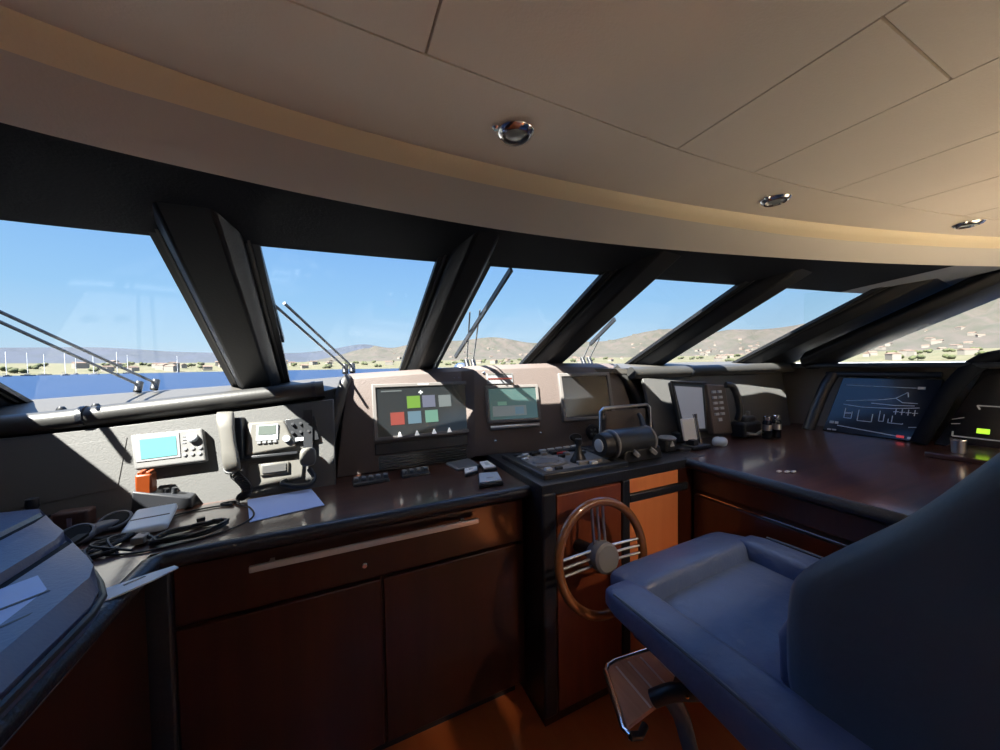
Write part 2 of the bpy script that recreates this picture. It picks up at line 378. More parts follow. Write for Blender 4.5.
# cabin walls
q = B(); q.box(3.20, 3.34, -2.8, 1.62, -1.45, -.035); q.box(3.20, 3.34, -2.8, -1.5, -.035, .56); struct(q, 'wall_right', M_sidew)
q = B().box(3.02, 3.40, -1.5, 1.52, -.055, -.026); struct(q, 'trim_12', M_edge, bevel=.01)
q = B().box(-2.06, -1.9, -2.8, 1.9, -1.45, .60); struct(q, 'wall_left', M_sidew)
q = B(); q.box(-2.06, 3.34, -2.9, -2.75, -1.45, .56); struct(q, 'wall_back', M_wood_dk)
q = B().box(-2.06, 3.34, -.75, 2.5, -1.50, -1.45); struct(q, 'floor', M_floor)
q = B().box(-2.06, 3.34, -2.9, -.75, -1.50, -1.45); q.build('aft_floor', mat('bounce_carpet', (.76, .62, .45), .95, bump=.3, bscale=300), None, (0, 0, 0), kind='structure')  # aft floor out of view, made pale to bounce the hatch sun
# front bulkhead under the windscreen
q = B().sheet([[(x, Yb(x) + .03, ZS(x) - .03) for x in lin(-2.06, 3.34, 40)], [(x, Yb(x) + .05, -1.5) for x in lin(-2.06, 3.34, 40)]]); struct(q, 'wall_front', M_sidew, solid=.03)

# dashboard top between the roll and the glass
RY = spline([(-1.9, 1.80), (-.7, 1.80), (-.1, 1.82), (.1, 1.87), (.6, 1.87), (1.2, 1.76), (1.6, 1.60), (2.2, 1.56), (3.12, 1.50)])
RZ = spline([(-1.9, -.24), (-1.0, -.196), (-.7, -.175), (-.1, -.118), (.1, -.075), (.6, -.045), (1.2, -.03), (1.6, -.035), (3.12, -.035)])
xs = lin(-1.95, 3.12, 70)
q = B().sheet([[(x, RY(x), RZ(x) - .03) for x in xs], [(x, RY(x), RZ(x)) for x in xs], [(x, RY(x) * .4 + Yb(x) * .6, RZ(x) * .3 + ZS(x) * .7) for x in xs], [(x, Yb(x) + .04, ZS(x) + .004) for x in xs]])
struct(q, 'trim_13', M_dash)

# ------------------------------------------------------------------ instrument wall at the left and its padded roll
def roll_thing(name, label, pts, r, m, bands=()):
    t = thing(name, label, 'padded roll', pts[0])
    B().tube(pts, r, 16, smooth=5).build('padding', m, t)
    for p, d in bands:
        d = Vector(d).normalized() * .008
        B().tube([Vector(p) - d, Vector(p) + d], r + .003, 16).build('strap', M_edge, t)
    return t
roll_thing('padded_roll', 'grey padded leather roll along the dash over the left instrument panel', [(-1.85, 1.755, -.222), (-1.0, 1.765, -.180), (-.7, 1.77, -.154), (-.4, 1.778, -.127), (-.06, 1.79, -.098)], .037, M_roll, [((-.83, 1.767, -.165), (1, 0, .07)), ((-.10, 1.788, -.102), (1, 0, .1))])
roll_thing('padded_roll', 'grey padded leather roll above the upright handset display on the starboard dash', [(1.58, 1.56, -.062), (2.0, 1.535, -.060), (2.5, 1.51, -.056), (3.10, 1.46, -.052)], .036, M_roll, [((2.05, 1.533, -.06), (1, -.06, 0))])
FL = frame((0, 1.64, -.5), (1, 0, 0), (0, .35, 1))
kL = 1.0595
lv = lambda z: (z + .5) * kL
t = thing('instrument_board', 'light grey vinyl panel carrying the autopilot, handset and radio', 'panel', (-.6, 1.66, -.5))
q = B(FL); q.loft([[(-1.85, -.02, d), (-.02, -.02, d), (-.02, lv(-.142), d), (-.7, lv(-.197), d), (-1.85, lv(-.27), d)] for d in (-.03, 0)]); q.build('face', M_vinyl, t, bevel=.006)
q = B(FL); q.loft([[(-1.05, .055, d), (-.712, .092, d), (-.705, lv(-.245), d), (-1.05, lv(-.265), d)] for d in (.0003, .002)]); q.build('hatch', M_vinyl, t, bevel=.0008)
q = B(FL); q.loft([[(-1.85, lv(-.28), d), (-.02, lv(-.15), d), (-.02, lv(-.10), d), (-.7, lv(-.155), d), (-1.85, lv(-.225), d)] for d in (-.06, -.035)]); q.build('shadow_gap', M_seal, t)
# ------------------------------------------------------------------ worktops and cabinets
t = thing('worktop', 'dark glossy wood worktop under the left instruments and papers', 'worktop', (-.2, 1.24, -.545))
top = [(.70, 1.25), (.70, 1.80), (-.02, 1.80), (-.02, 1.66), (-1.88, 1.66), (-1.88, -.9), (-.475, -.9), (-.475, 1.25)]
B().prism(top, -.545, -.5).build('slab', M_wood, t)
B().tube([(.70, 1.247, -.520), (-.44, 1.247, -.520), (-.468, 1.22, -.520), (-.468, -.9, -.520)], .0235, 12).build('padded_edge', M_edge, t)
t = thing('drawer_cabinet', 'shade-toned mahogany cabinet with long chrome drawer handle, left of the wheel', 'cabinet', (.1, 1.3, -1.45))
B().box(-.46, .70, 1.30, 1.78, -1.36, -.548).build('carcass', M_woodv, t)
B().box(-.44, .68, 1.36, 1.6, -1.45, -1.36).build('plinth', M_dark, t)
d = B().box(-.44, .685, 1.278, 1.30, -.735, -.560).build('drawer', M_woodv, t, bevel=.004)
B().bar((-.255, 1.245, -.597), (.476, 1.245, -.597), .012, .020).build('handle', mat('satin_handle', (.60, .60, .61), .3, metal=.35), d, bevel=.003)
for x in (-.2, .42): B().box(x - .006, x + .006, 1.245, 1.28, -.603, -.591).build('handle_post', M_steel, d)
q = B(frame((.066, 1.278, -.684), (1, 0, 0), (0, 0, 1))); q.lathe([(.010, 0), (.010, .004), (.007, .007), (.001, .007)]); q.build('lock', M_chrome, d)
for x0, x1 in ((-.44, .118), (.126, .685)):
    d = B().box(x0, x1, 1.278, 1.30, -1.345, -.748).build('door', M_woodv, t, bevel=.004)
t = thing('wing_cabinet', 'shade-toned mahogany side cabinet under the left wing worktop', 'cabinet', (-1.1, .2, -1.45))
B().box(-1.88, -.505, -.9, 1.29, -1.40, -.548).build('carcass', M_woodv, t)
B().box(-1.86, -.56, -.9, 1.28, -1.45, -1.40).build('plinth', M_dark, t)
B().box(-.52, -.44, 1.262, 1.34, -1.45, -.548).build('corner_post', M_edge, t, bevel=.008)
for y0, y1 in ((.60, 1.25), (-.1, .59), (-.8, -.11)):
    B().box(-.505, -.488, y0, y1, -1.37, -.58).build('door', M_woodv, t, bevel=.004)

# helm console in the middle
t = thing('helm_console', 'helm console with wood doors and dark leather trim behind the steering wheel', 'console', (1.1, 1.3, -1.45))
B().box(.715, 1.57, 1.165, 1.60, -1.45, -.512).build('carcass', M_woodv, t)
q = B().prism([(.70, 1.145), (1.530, 1.148), (1.532, 1.152), (1.658, 1.152), (1.658, 1.62), (1.15, 1.72), (.70, 1.80)], -.512, -.470); q.build('deck', M_edge, t, bevel=.014, seg=3)
B().box(.700, .765, 1.140, 1.28, -1.40, -.50).build('corner_post', M_edge, t, bevel=.012, seg=3)
M_mid = mat('front_wood_half_lit', (.17, .04, .015), .4, wood=(.23, .057, .021), wdir='Z', nscale=1.4, coat=.5, coat_rough=.15)  # same door wood, dimmer light put into its colour
B().box(.772, 1.105, 1.150, 1.168, -1.40, -.522).build('door', M_mid, t, bevel=.003)
B().box(1.108, 1.150, 1.142, 1.168, -1.40, -.512).build('upright_strip', M_edge, t, bevel=.006)
B().box(1.150, 1.525, 1.142, 1.168, -.617, -.580).build('rail_strip', M_edge, t, bevel=.006)
d = B().box(1.153, 1.462, 1.150, 1.168, -.578, -.514).build('drawer', M_orange, t, bevel=.003)
d = B().box(1.153, 1.462, 1.150, 1.168, -1.38, -.619).build('door', M_orange, t, bevel=.003)
B().box(1.464, 1.56, 1.150, 1.168, -1.40, -.512).build('stile', M_woodv, t)

# starboard console
t = thing('side_console', 'wide glossy wood chart console to the right of the helm', 'console', (2.3, .6, -1.45))
B().box(1.57, 3.1, -1.20, 1.42, -1.45, -.512).build('carcass', M_woodv, t)
B().box(1.535, 3.11, -1.20, 1.150, -.512, -.472).build('worktop', M_wood, t)
B().box(1.66, 3.11, 1.150, 1.46, -.512, -.472).build('worktop', M_wood, t)
B().tube([(1.535, 1.165, -.490), (1.530, 1.12, -.490), (1.530, -1.20, -.490)], .024, 12).build('padded_edge', M_edge, t)
for y0, y1 in ((.42, 1.13), (-.3, .41), (-1.18, -.31)):
    d = B().box(1.548, 1.572, y0, y1, -.612, -.520).build('drawer', M_woodv, t, bevel=.003)
    B().box(1.544, 1.549, y0 + .02, y1 - .02, -.632, -.627).build('pull_strip', M_chrome, d)
    B().box(1.548, 1.572, y0, y1, -1.38, -.640).build('door', M_woodv, t, bevel=.003)
B().box(1.80, 3.10, -1.19, .16, -.472, -.462).build('bounce_surface', mat('bounce_cream', (.88, .70, .50), .6), t)  # unseen pale top, added to bounce sun onto the ceiling
# back panel behind it
FR = frame((1.64, 1.42, -.48), (1, 0, 0), (0, .28, 1))
t = thing('instrument_board', 'grey vinyl upstand at the back of the starboard worktop', 'panel', (2.3, 1.42, -.47))
q = B(FR); q.loft([[(0, 0, d), (1.36, 0, d), (1.46, .40, d), (0, .40, d)] for d in (-.02, 0)]); q.build('face', M_vinyl, t, bevel=.004)

# ------------------------------------------------------------------ instrument binnacle
k1 = 1.0308
F1 = frame((0, 1.74, -.5), (1, 0, 0), (0, .25, 1))
u2v = Vector((.51, -.09, 0)).normalized(); w2v = Vector((.09, .51, 0)).normalized()
F2 = frame((.64, 1.70, -.47), u2v, w2v * .25 + Vector((0, 0, 1)))
u3v = Vector((.51, -.08, 0)).normalized(); w3v = Vector((.08, .51, 0)).normalized()
F3 = frame((1.15, 1.61, -.47), u3v, w3v * .25 + Vector((0, 0, 1)))
v1 = lambda z: (z + .5) * k1
v2 = lambda z: (z + .47) * k1
t = thing('instrument_binnacle', 'tall raked binnacle in pinkish grey leather holding three screens', 'binnacle', (.8, 1.75, -.5))
def pt(F, u, v, n=0): return F @ Vector((u, v, n))
low = [pt(F1, -.02, 0), pt(F1, .60, 0), pt(F2, .0, -.005), pt(F2, .5, -.005), pt(F3, .04, -.005), pt(F3, .50, -.005)]
mid = [pt(F1, .04, v1(-.06)), pt(F1, .62, v1(-.035)), pt(F2, .02, v2(-.03)), pt(F2, .49, v2(-.022)), pt(F3, .03, v2(-.022)), pt(F3, .40, v2(-.03))]
cr = [p + Vector((0, .035, .022)) for p in mid]
bk = [Vector((p.x, 2.02, -.10)) for p in mid]
B().sheet([low, mid, cr, bk]).build('housing', M_binn, t, solid=.012, bevel=.012, seg=3, sharp=50)
B().sheet([low[:1] + [Vector((low[0].x, 2.0, -.5))], [mid[0], bk[0]]]).build('side_panel', M_edge, t, solid=.01)
B().sheet([low[-1:] + [Vector((low[-1].x, 2.0, -.47))], [mid[-1], bk[-1]]]).build('side_panel', M_edge, t, solid=.01)
B().tube([(-.075, 1.725, -.49), (-.055, 1.745, -.38), (-.015, 1.79, -.22), (.025, 1.835, -.085), (.045, 1.86, -.055)], .026, 12, smooth=4).build('side_bolster', M_roll, t)
B().tube([pt(F3, .375, v2(-.025), .01), pt(F3, .44, v2(-.10), .01), pt(F3, .50, v2(-.20), .01), pt(F3, .535, v2(-.33), .012), pt(F3, .56, v2(-.46), .012)], .024, 12, smooth=4).build('side_bolster', M_roll, t)
q = B(F1); q.box(.165, .655, v1(-.492), v1(-.430), -.004, .0085); q.build('vent_recess', M_dgloss, t)
q = B(F1)
for i in range(5): q.box(.175, .645, v1(-.485 + i * .012), v1(-.481 + i * .012), .008, .012)
q.build('vent_slat', M_dark, t)
q = B(F1); q.box(.150, .665, v1(-.425), v1(-.372), .006, .016); q.build('trim_strip', M_dark, t, bevel=.004)
def rivet(F, pts, r=.007, m=M_chrome):
    for u, v in pts:
        q = B(F); q.lathe([(r, 0.004), (r, .010), (r * .5, .013), (.0005, .0135)], (u, v, 0), 12); q.build('rivet', m, t)
rivet(F2, [(.109, v2(-.406)), (.368, v2(-.381)), (.072, v2(-.045))]); rivet(F1, [(.60, v1(-.07)), (.575, v1(-.07))], .004)

def screen(name, label, F, u0, u1, z0, z1, vf, bez, glass, bm=M_dark, base=.006, th=.018):
    t = thing(name, label, 'screen', pt(F, (u0 + u1) / 2, vf(z0), 0))
    q = B(F); a, c, e, g = u0, u1, vf(z0), vf(z1)
    i = bez
    ro = [(a, e), (c, e), (c, g), (a, g)]; ri = [(a + i, e + i), (c - i, e + i), (c - i, g - i), (a + i, g - i)]
    q.loft([[(x, y, base) for x, y in ro], [(x, y, base + th) for x, y in ro], [(x, y, base + th) for x, y in ri], [(x, y, base + th - .006) for x, y in ri]], cap=False)
    q.build('bezel', bm, t, bevel=.003)
    q = B(F); q.box(a + i, c - i, e + i, g - i, base, base + th - .006); q.build('glass', glass, t)
    return t
M_bezel = mat('bezel_grey', (.16, .15, .145), .35)
t = screen('display_screen', 'left binnacle screen with coloured app icons in two rows', F1, .148, .655, -.362, -.092, v1, .018, M_scr, M_bezel)
dz = .0185
def icon(F, u, v, w, h, m, name='icon', n=dz): q = B(F); q.box(u - w / 2, u + w / 2, v - h / 2, v + h / 2, n - .001, n + .0008); return q.build(name, m, t)
for u, z, m in ((.262, -.263, M_ired), (.346, -.187, M_igy), (.424, -.187, M_igb), (.509, -.190, M_ilg), (.346, -.263, M_ibl), (.433, -.263, M_ite)): icon(F1, u, v1(z), .066, .062, m)
for u in (.267, .351, .438, .518):
    q = B(F1); q.loft([[(u - .012, v1(-.352), n), (u + .012, v1(-.352), n), (u + .002, v1(-.328), n), (u - .002, v1(-.328), n)] for n in (.022, .0256)]); q.build('triangle_mark', M_tri, t)
icon(F1, .385, v1(-.140), .022, .006, M_mark, 'cursor_mark'); icon(F1, .385, v1(-.140), .006, .02, M_mark, 'cursor_mark')
icon(F1, .24, v1(-.128), .10, .006, M_ilg, 'title_bar'); icon(F1, .40, v1(-.100), .055, .006, M_mark, 'maker_mark', .024)
t = screen('display_screen', 'centre binnacle screen with greenish glass, above a silver bar', F2, .072, .375, -.315, -.118, v2, .016, M_scr2, M_bezel)
icon(F2, .20, v2(-.255), .19, .055, M_ilg, 'chart_area'); icon(F2, .255, v2(-.255), .05, .04, M_ibl, 'chart_area', .0192); icon(F2, .16, v2(-.215), .05, .02, M_ite, 'chart_area', .0192)
t = screen('display_screen', 'right binnacle screen, blank and dark with a grey bezel', F3, -.010, .325, -.330, -.060, v2, .02, M_scr3, M_bezel)
q = B(F2); q.tube([(.086, v2(-.340), .016), (.361, v2(-.336), .016)], .012, 12); o = q.build('grab_bar', M_steel, None, pt(F2, .22, v2(-.34)), 'silver horizontal bar just under the centre binnacle screen', 'bar')
t = thing('switch_strip', 'small dark switch strip above the centre binnacle screen', 'switch panel', pt(F2, .15, v2(-.1)))
q = B(F2); q.box(.085, .235, v2(-.108), v2(-.050), .006, .012); q.build('plate', M_grey, t, bevel=.002)
for i in range(2):
    q = B(F2); q.box(.092, .228, v2(-.080 + i * .026) - .004, v2(-.080 + i * .026) + .004, .011, .014); q.build('label_strip', (M_ired, M_offw)[i], t)
# knobs right of centre
t = thing('rotary_knob', 'flat oval black knob under the right binnacle screen', 'knob', pt(F3, .058, v2(-.42)))
q = B(F3); q.lathe([(.036, .004), (.036, .014), (.030, .020), (.001, .021)], (.058, v2(-.418), 0), 24, 1, .6); q.build('knob_cap', M_dark, t)
q = B(F3); q.lathe([(.040, .003), (.040, .006), (.001, .006)], (.058, v2(-.418), 0), 24, 1, .6); q.build('bezel', M_grey, t)
t = thing('plug_socket', 'round black socket with four pale pins below the right binnacle screen', 'socket', pt(F3, .17, v2(-.42)))
q = B(F3); q.lathe([(.044, .004), (.044, .016), (.034, .020), (.034, .010), (.001, .010)], (.17, v2(-.396), 0), 24); q.build('collar', M_dark, t)
for a, c in ((-.012, -.012), (.012, -.012), (.012, .012), (-.012, .012)):
    q = B(F3); q.lathe([(.006, .008), (.006, .020), (.001, .021)], (.17 + a, v2(-.396) + c, 0), 10); q.build('pin', M_white, t)

# ------------------------------------------------------------------ things on the left panel
def plate(F, u0, u1, y0, y1, n0, n1): q = B(F); q.box(u0, u1, y0, y1, n0, n1); return q
t = thing('autopilot_unit', 'white autopilot display with cyan screen and round knob', 'display', pt(FL, -.57, lv(-.36)))
q = B(FL); q.loft([[(-.686, lv(-.243), n), (-.662, lv(-.363), n), (-.458, lv(-.358), n), (-.480, lv(-.236), n)] for n in (.0, .034)]); q.build('case', M_white, t, bevel=.008, seg=3)
q = B(FL); q.loft([[(-.672, lv(-.254), n), (-.658, lv(-.338), n), (-.536, lv(-.334), n), (-.548, lv(-.248), n)] for n in (.034, .0365)]); q.build('screen_frame', M_grey, t)
q = B(FL); q.loft([[(-.656, lv(-.263), n), (-.645, lv(-.330), n), (-.546, lv(-.326), n), (-.556, lv(-.259), n)] for n in (.036, .038)]); q.build('screen', M_lcd, t)
q = B(FL); q.lathe([(.017, .034), (.016, .048), (.012, .051), (.001, .051)], (-.505, lv(-.270), 0), 20); q.build('knob', M_lgrey, t)
for i in range(6):
    q = B(FL); q.lathe([(.006, .034), (.006, .038), (.001, .0385)], (-.525 + .022 * (i % 3), lv(-.308 - .02 * (i // 3)), 0), 12); q.build('button', M_grey, t)
for i in range(3):
    q = B(FL); q.box(-.535, -.525, lv(-.262 - i * .012) - .002, lv(-.262 - i * .012) + .002, .034, .036); q.build('button', M_grey, t)
# telephone handset and its coiled cord
t = thing('telephone_handset', 'ivory telephone handset hanging upright on the grey panel', 'telephone', pt(FL, -.40, lv(-.19)))
q = B(FL); q.loft([[(-.432 + .006, lv(-.20), .0), (-.350, lv(-.20), .0), (-.336, lv(-.37), 0), (-.400, lv(-.37), 0)], [(-.43, lv(-.205), .03), (-.360, lv(-.205), .03), (-.345, lv(-.365), .03), (-.402, lv(-.365), .03)]]); q.build('cradle', M_dark, t, bevel=.004)
q = B(FL)
prof = [(-.186, .052, .040), (-.200, .056, .052), (-.225, .056, .062), (-.255, .050, .064), (-.300, .046, .062), (-.340, .050, .062), (-.375, .052, .060), (-.400, .048, .050), (-.406, .036, .040)]
rings = []
for z, w, n in prof:
    uc = -.415 + (-.19 - z) * -.16 * -1 * .95
    uc = -.408 + (-.186 - z) * .17
    rings.append([(uc + w / 2 * math.copysign(abs(math.cos(a)) ** .5, math.cos(a)), lv(z), n + .018 * math.copysign(abs(math.sin(a)) ** .5, math.sin(a))) for a in [2 * PI * i / 20 for i in range(20)]])
q.loft(rings); q.build('receiver', M_offw, t, sharp=60)
q = B(FL); q.lathe([(.020, .020), (.022, .05), (.018, .06), (.001, .06)], (-.380, lv(-.395), 0), 16); q.build('mouthpiece', M_grey, t)
pts = []
for i in range(150):
    s = i / 149; a = i * .62
    c = Vector((-.372 + .05 * math.sin(s * 2.6) , 1.648 - .03 * s - .04 * math.sin(s * 3), -.405 - .082 * s))
    pts.append(c + Vector((.014 * math.cos(a), -.006 + .006 * math.sin(a), .012 * math.sin(a))))
B().tube(pts, .0036, 6).build('coiled_cord', M_rubber, t)
B().tube([pts[-1], (-.372, 1.57, -.494), (-.36, 1.56, -.494), (-.40, 1.58, -.493), (-.36, 1.585, -.492), (-.34, 1.555, -.494)], .004, 6, smooth=5).build('cord_end', M_rubber, t)
# VHF radio
t = thing('marine_radio', 'white two-way radio with pale screen, upper right of the ivory handset', 'radio', pt(FL, -.25, lv(-.34)))
q = B(FL); q.loft([[(-.345, lv(-.352), 0), (-.165, lv(-.336), 0), (-.212, lv(-.222), 0), (-.345, lv(-.222), 0)], [(-.340, lv(-.352), .026), (-.165, lv(-.336), .024), (-.212, lv(-.226), .020), (-.332, lv(-.226), .020)]]); q.build('case', M_offw, t, bevel=.008, seg=3)
q = B(FL); q.box(-.306, -.232, lv(-.300), lv(-.240), .01, .0275); q.build('screen_frame', M_lgrey, t)
q = B(FL); q.box(-.300, -.238, lv(-.280), lv(-.244), .027, .029); q.build('screen', M_lcd2, t)
for i in range(4):
    q = B(FL); q.box(-.302 + i * .018, -.290 + i * .018, lv(-.312), lv(-.303), .02, .030); q.build('button', M_grey, t)
q = B(FL); q.lathe([(.014, .015), (.013, .038), (.001, .039)], (-.200, lv(-.302), 0), 16); q.build('knob', M_lgrey, t)
q = B(FL); q.box(-.345, -.160, lv(-.366), lv(-.354), .0, .030); q.build('bracket', M_dark, t, bevel=.003)
t = thing('radio_panel', 'flush black radio with rows of small knobs beside the binnacle', 'radio', pt(FL, -.13, lv(-.3)))
q = B(FL); q.loft([[(-.195, lv(-.322), n), (-.080, lv(-.316), n), (-.098, lv(-.215), n), (-.210, lv(-.222), n)] for n in (0, .014)]); q.build('face', M_dark, t, bevel=.003)
for i in range(6):
    q = B(FL); q.lathe([(.0065, .014), (.006, .026), (.001, .0265)], (-.180 + .03 * (i % 3), lv(-.245 - .034 * (i // 3)), 0), 12); q.build('knob', M_dgrey, t)
q = B(FL); q.box(-.170, -.110, lv(-.313), lv(-.300), .014, .018); q.build('label_strip', M_mark, t)
# intercom box and fist microphone
t = thing('intercom_box', 'pale intercom plate with one wide grey button, below the white radio', 'intercom', pt(FL, -.23, lv(-.46)))
q = B(FL); q.loft([[(-.335, lv(-.470), n), (-.145, lv(-.460), n), (-.140, lv(-.378), n), (-.330, lv(-.382), n)] for n in (0, .012)]); q.build('plate', M_offw, t, bevel=.004)
q = B(FL); q.box(-.290, -.192, lv(-.432), lv(-.388), .012, .022); q.build('button_frame', M_offw, t, bevel=.004)
q = B(FL); q.box(-.282, -.200, lv(-.425), lv(-.395), .022, .026); q.build('button', mat('button_grey', (.055, .055, .056), .45), t, bevel=.004)
t = thing('fist_microphone', 'pale fist microphone clipped beside the intercom plate', 'microphone', pt(FL, -.13, lv(-.19)))
q = B(FL); q.sell((-.122, lv(-.382), .040), (.060, .075, .045), .5, .6); q.build('body', M_offw, t)
q = B(FL); q.box(-.140, -.106, lv(-.19), lv(-.365), .0, .022); q.build('clip', M_dark, t)
B().tube([(-.12, 1.66, -.425), (-.10, 1.63, -.455), (-.115, 1.60, -.472), (-.15, 1.60, -.474), (-.185, 1.61, -.470), (-.215, 1.63, -.462), (-.20, 1.645, -.455)], .010, 10, smooth=5).build('loop_cord', M_dark, t)
# wedge bracket with the orange plug
t = thing('cradle_bracket', 'dark grey wedge shaped cradle standing before the autopilot display', 'cradle', (-.58, 1.62, -.5))
B().prism([(-.655, -.5), (-.49, -.5), (-.492, -.462), (-.648, -.412)], 1.600, 1.66, 'y').build('body', M_dgrey, t, bevel=.005)
for x in (-.572, -.548): B().tube([(x, 1.63, -.452), (x + .004, 1.63, -.424)], .009, 10).build('peg', M_dark, t)
t = thing('orange_plug', 'bright orange plastic plug standing on the grey wedge cradle', 'plug', (-.62, 1.63, -.42))
B().box(-.642, -.598, 1.605, 1.650, -.432, -.360).build('body', M_orangep, t, bevel=.006)
B().box(-.636, -.622, 1.610, 1.645, -.362, -.350).build('prong', M_orangep, t, bevel=.002)
B().box(-.614, -.602, 1.610, 1.645, -.362, -.352).build('prong', M_orangep, t, bevel=.002)

# ------------------------------------------------------------------ things lying on the left worktop
Z0 = -.5
def onpoly(poly, z0, z1): return B().prism(poly, z0, z1)
onpoly([(-.325, 1.600), (-.112, 1.622), (-.057, 1.408), (-.273, 1.362)], Z0 + .0005, Z0 + .003).build('paper_sheet', M_paper, None, (-.19, 1.5, Z0), 'sky-tinted white sheet of paper on the worktop below the intercom', 'paper')
t = thing('handheld_tray', 'pale grey rectangular receiver lying on the left worktop beside coiled cable', 'receiver', (-.555, 1.480, Z0))
q = B(Matrix.Translation((-.555, 1.480, Z0)) @ Matrix.Rotation(math.radians(99), 4, 'Z') @ Matrix.Rotation(math.radians(-5), 4, 'Y'))
q.box(-.082, .082, -.052, .052, .010, .034); q.build('case', mat('pale_blue_grey_plastic', (.62, .70, .78), .45), t, bevel=.010, seg=3)
q = B(Matrix.Translation((-.555, 1.480, Z0)) @ Matrix.Rotation(math.radians(99), 4, 'Z') @ Matrix.Rotation(math.radians(-5), 4, 'Y'))
q.box(-.012, -.006, -.045, .045, .0335, .0350); q.build('groove', M_dark, t)
t = thing('binoculars', 'black binoculars lying with both round lenses up beside the grey receiver', 'binoculars', (-.67, 1.47, Z0))
M_void = mat('lens_black', (.003, .003, .004), .6, spec=.1)
M_bino = mat('binocular_rubber', (.085, .09, .11), .5)
for cx, cy in ((-.705, 1.445), (-.655, 1.525)):
    BM = Matrix.Translation((cx, cy, Z0)) @ Matrix.Rotation(math.radians(24), 4, 'X')
    q = B(BM); q.lathe([(.030, .012), (.040, .016), (.042, .027), (.039, .032), (.034, .033), (.032, .028), (.001, .027)], (0, 0, 0), 24); q.build('barrel', M_bino, t)
    q = B(BM); q.lathe([(.0335, .0285), (.030, .032), (.001, .0325)], (0, 0, 0), 18); q.build('lens', M_void, t)
B().bar((-.703, 1.45, -.482), (-.657, 1.52, -.482), .05, .024).build('bridge', M_bino, t, bevel=.008)
# cables
def loop(cx, cy, rx, ry, rot, turns, jit, z):
    pts = []; n = int(turns * 22)
    for i in range(n):
        a = 2 * PI * i / 22; r = 1 + jit * math.sin(i * .7)
        x, y = rx * r * math.cos(a), ry * r * math.sin(a)
        pts.append((cx + x * math.cos(rot) - y * math.sin(rot), cy + x * math.sin(rot) + y * math.cos(rot), z + .004 * (i / 22) + .003 * math.sin(i)))
    return pts
t = thing('coiled_cable', 'black cable coiled on the left worktop with a white connector', 'cable', (-.42, 1.34, Z0))
B().tube(loop(-.415, 1.345, .085, .042, .35, 3.2, .06, Z0 + .006), .0042, 6).build('coil', M_rubber, t)
B().tube([(-.49, 1.33, Z0 + .008), (-.53, 1.36, Z0 + .02), (-.56, 1.40, Z0 + .012), (-.545, 1.43, Z0 + .02), (-.58, 1.37, Z0 + .010), (-.60, 1.33, Z0 + .008), (-.56, 1.30, Z0 + .012), (-.62, 1.28, Z0 + .006)], .006, 6, smooth=6).build('tail', M_rubber, t)
B().box(-.545, -.515, 1.325, 1.365, Z0 + .004, Z0 + .024).build('connector', M_white, t, bevel=.003)
t = thing('thin_wire', 'thin black wire curving over the worktop from the phone cord', 'wire', (-.33, 1.40, Z0))
B().tube([(-.36, 1.56, Z0 + .004), (-.42, 1.57, Z0 + .004), (-.50, 1.55, Z0 + .004), (-.55, 1.50, Z0 + .004)], .0028, 6, smooth=6).build('lead', M_rubber, t)
B().tube([(-.35, 1.56, Z0 + .004), (-.30, 1.50, Z0 + .006), (-.27, 1.40, Z0 + .006), (-.31, 1.33, Z0 + .004), (-.40, 1.285, Z0 + .004), (-.50, 1.27, Z0 + .004), (-.58, 1.29, Z0 + .004)], .0028, 6, smooth=6).build('lead', M_rubber, t)
t = thing('tangled_leads', 'tangle of thin black leads in front of the binoculars', 'cable', (-.62, 1.33, Z0))
for i in range(7):
    r = random.Random(i)
    B().tube([(-.66 + .02 * i + r.uniform(-.02, .02), 1.25 + r.uniform(0, .05), Z0 + .005), (-.62 + r.uniform(-.03, .03), 1.33 + r.uniform(-.03, .03), Z0 + .010 + .003 * i), (-.58 + r.uniform(-.03, .03), 1.40 + r.uniform(-.02, .03), Z0 + .008), (-.63 + r.uniform(-.04, .04), 1.43, Z0 + .006)], .0035, 6, smooth=6).build('lead', M_rubber, t)
onpoly([(-.432, 1.447), (-.412, 1.455), (-.416, 1.466), (-.436, 1.458)], Z0, Z0 + .010).build('cable_clip', M_dark, None, (-.425, 1.455, Z0), 'tiny black clip lying alone on the bare left worktop', 'clip')
t = thing('flat_ruler', 'flat grey blade shaped ruler sticking out over the left worktop edge', 'ruler', (-.45, 1.08, Z0))
onpoly([(-.525, 1.015), (-.462, 1.035), (-.408, 1.082), (-.375, 1.125), (-.388, 1.140), (-.425, 1.125), (-.53, 1.07)], Z0 + .002, Z0 + .006).build('blade', M_lgrey, t, bevel=.001)
onpoly([(-.463, 1.088), (-.435, 1.112), (-.430, 1.108), (-.458, 1.082)], Z0 + .006, Z0 + .0066).build('slot', M_dark, t)
t = thing('desk_joystick', 'short black stick on a round base at the far left worktop corner', 'joystick', (-.87, 1.585, Z0))
q = B(); q.lathe([(.030, Z0), (.030, Z0 + .018), (.016, Z0 + .03), (.001, Z0 + .03)], (-.87, 1.585, 0), 16); q.build('base', M_dark, t)
q = B(); q.lathe([(.012, Z0 + .028), (.010, Z0 + .07), (.016, Z0 + .085), (.014, Z0 + .108), (.001, Z0 + .112)], (-.87, 1.585, 0), 14); q.build('stick', M_dark, t)
t = thing('brown_case', 'small dark brown case with a silver clasp behind the binoculars', 'case', (-.82, 1.58, Z0))
B().box(-.825, -.740, 1.565, 1.615, Z0, Z0 + .055).build('body', mat('brown_leather', (.07, .035, .028), .5), t, bevel=.008)
B().box(-.786, -.775, 1.561, 1.566, Z0 + .010, Z0 + .038).build('clasp', M_chrome, t)
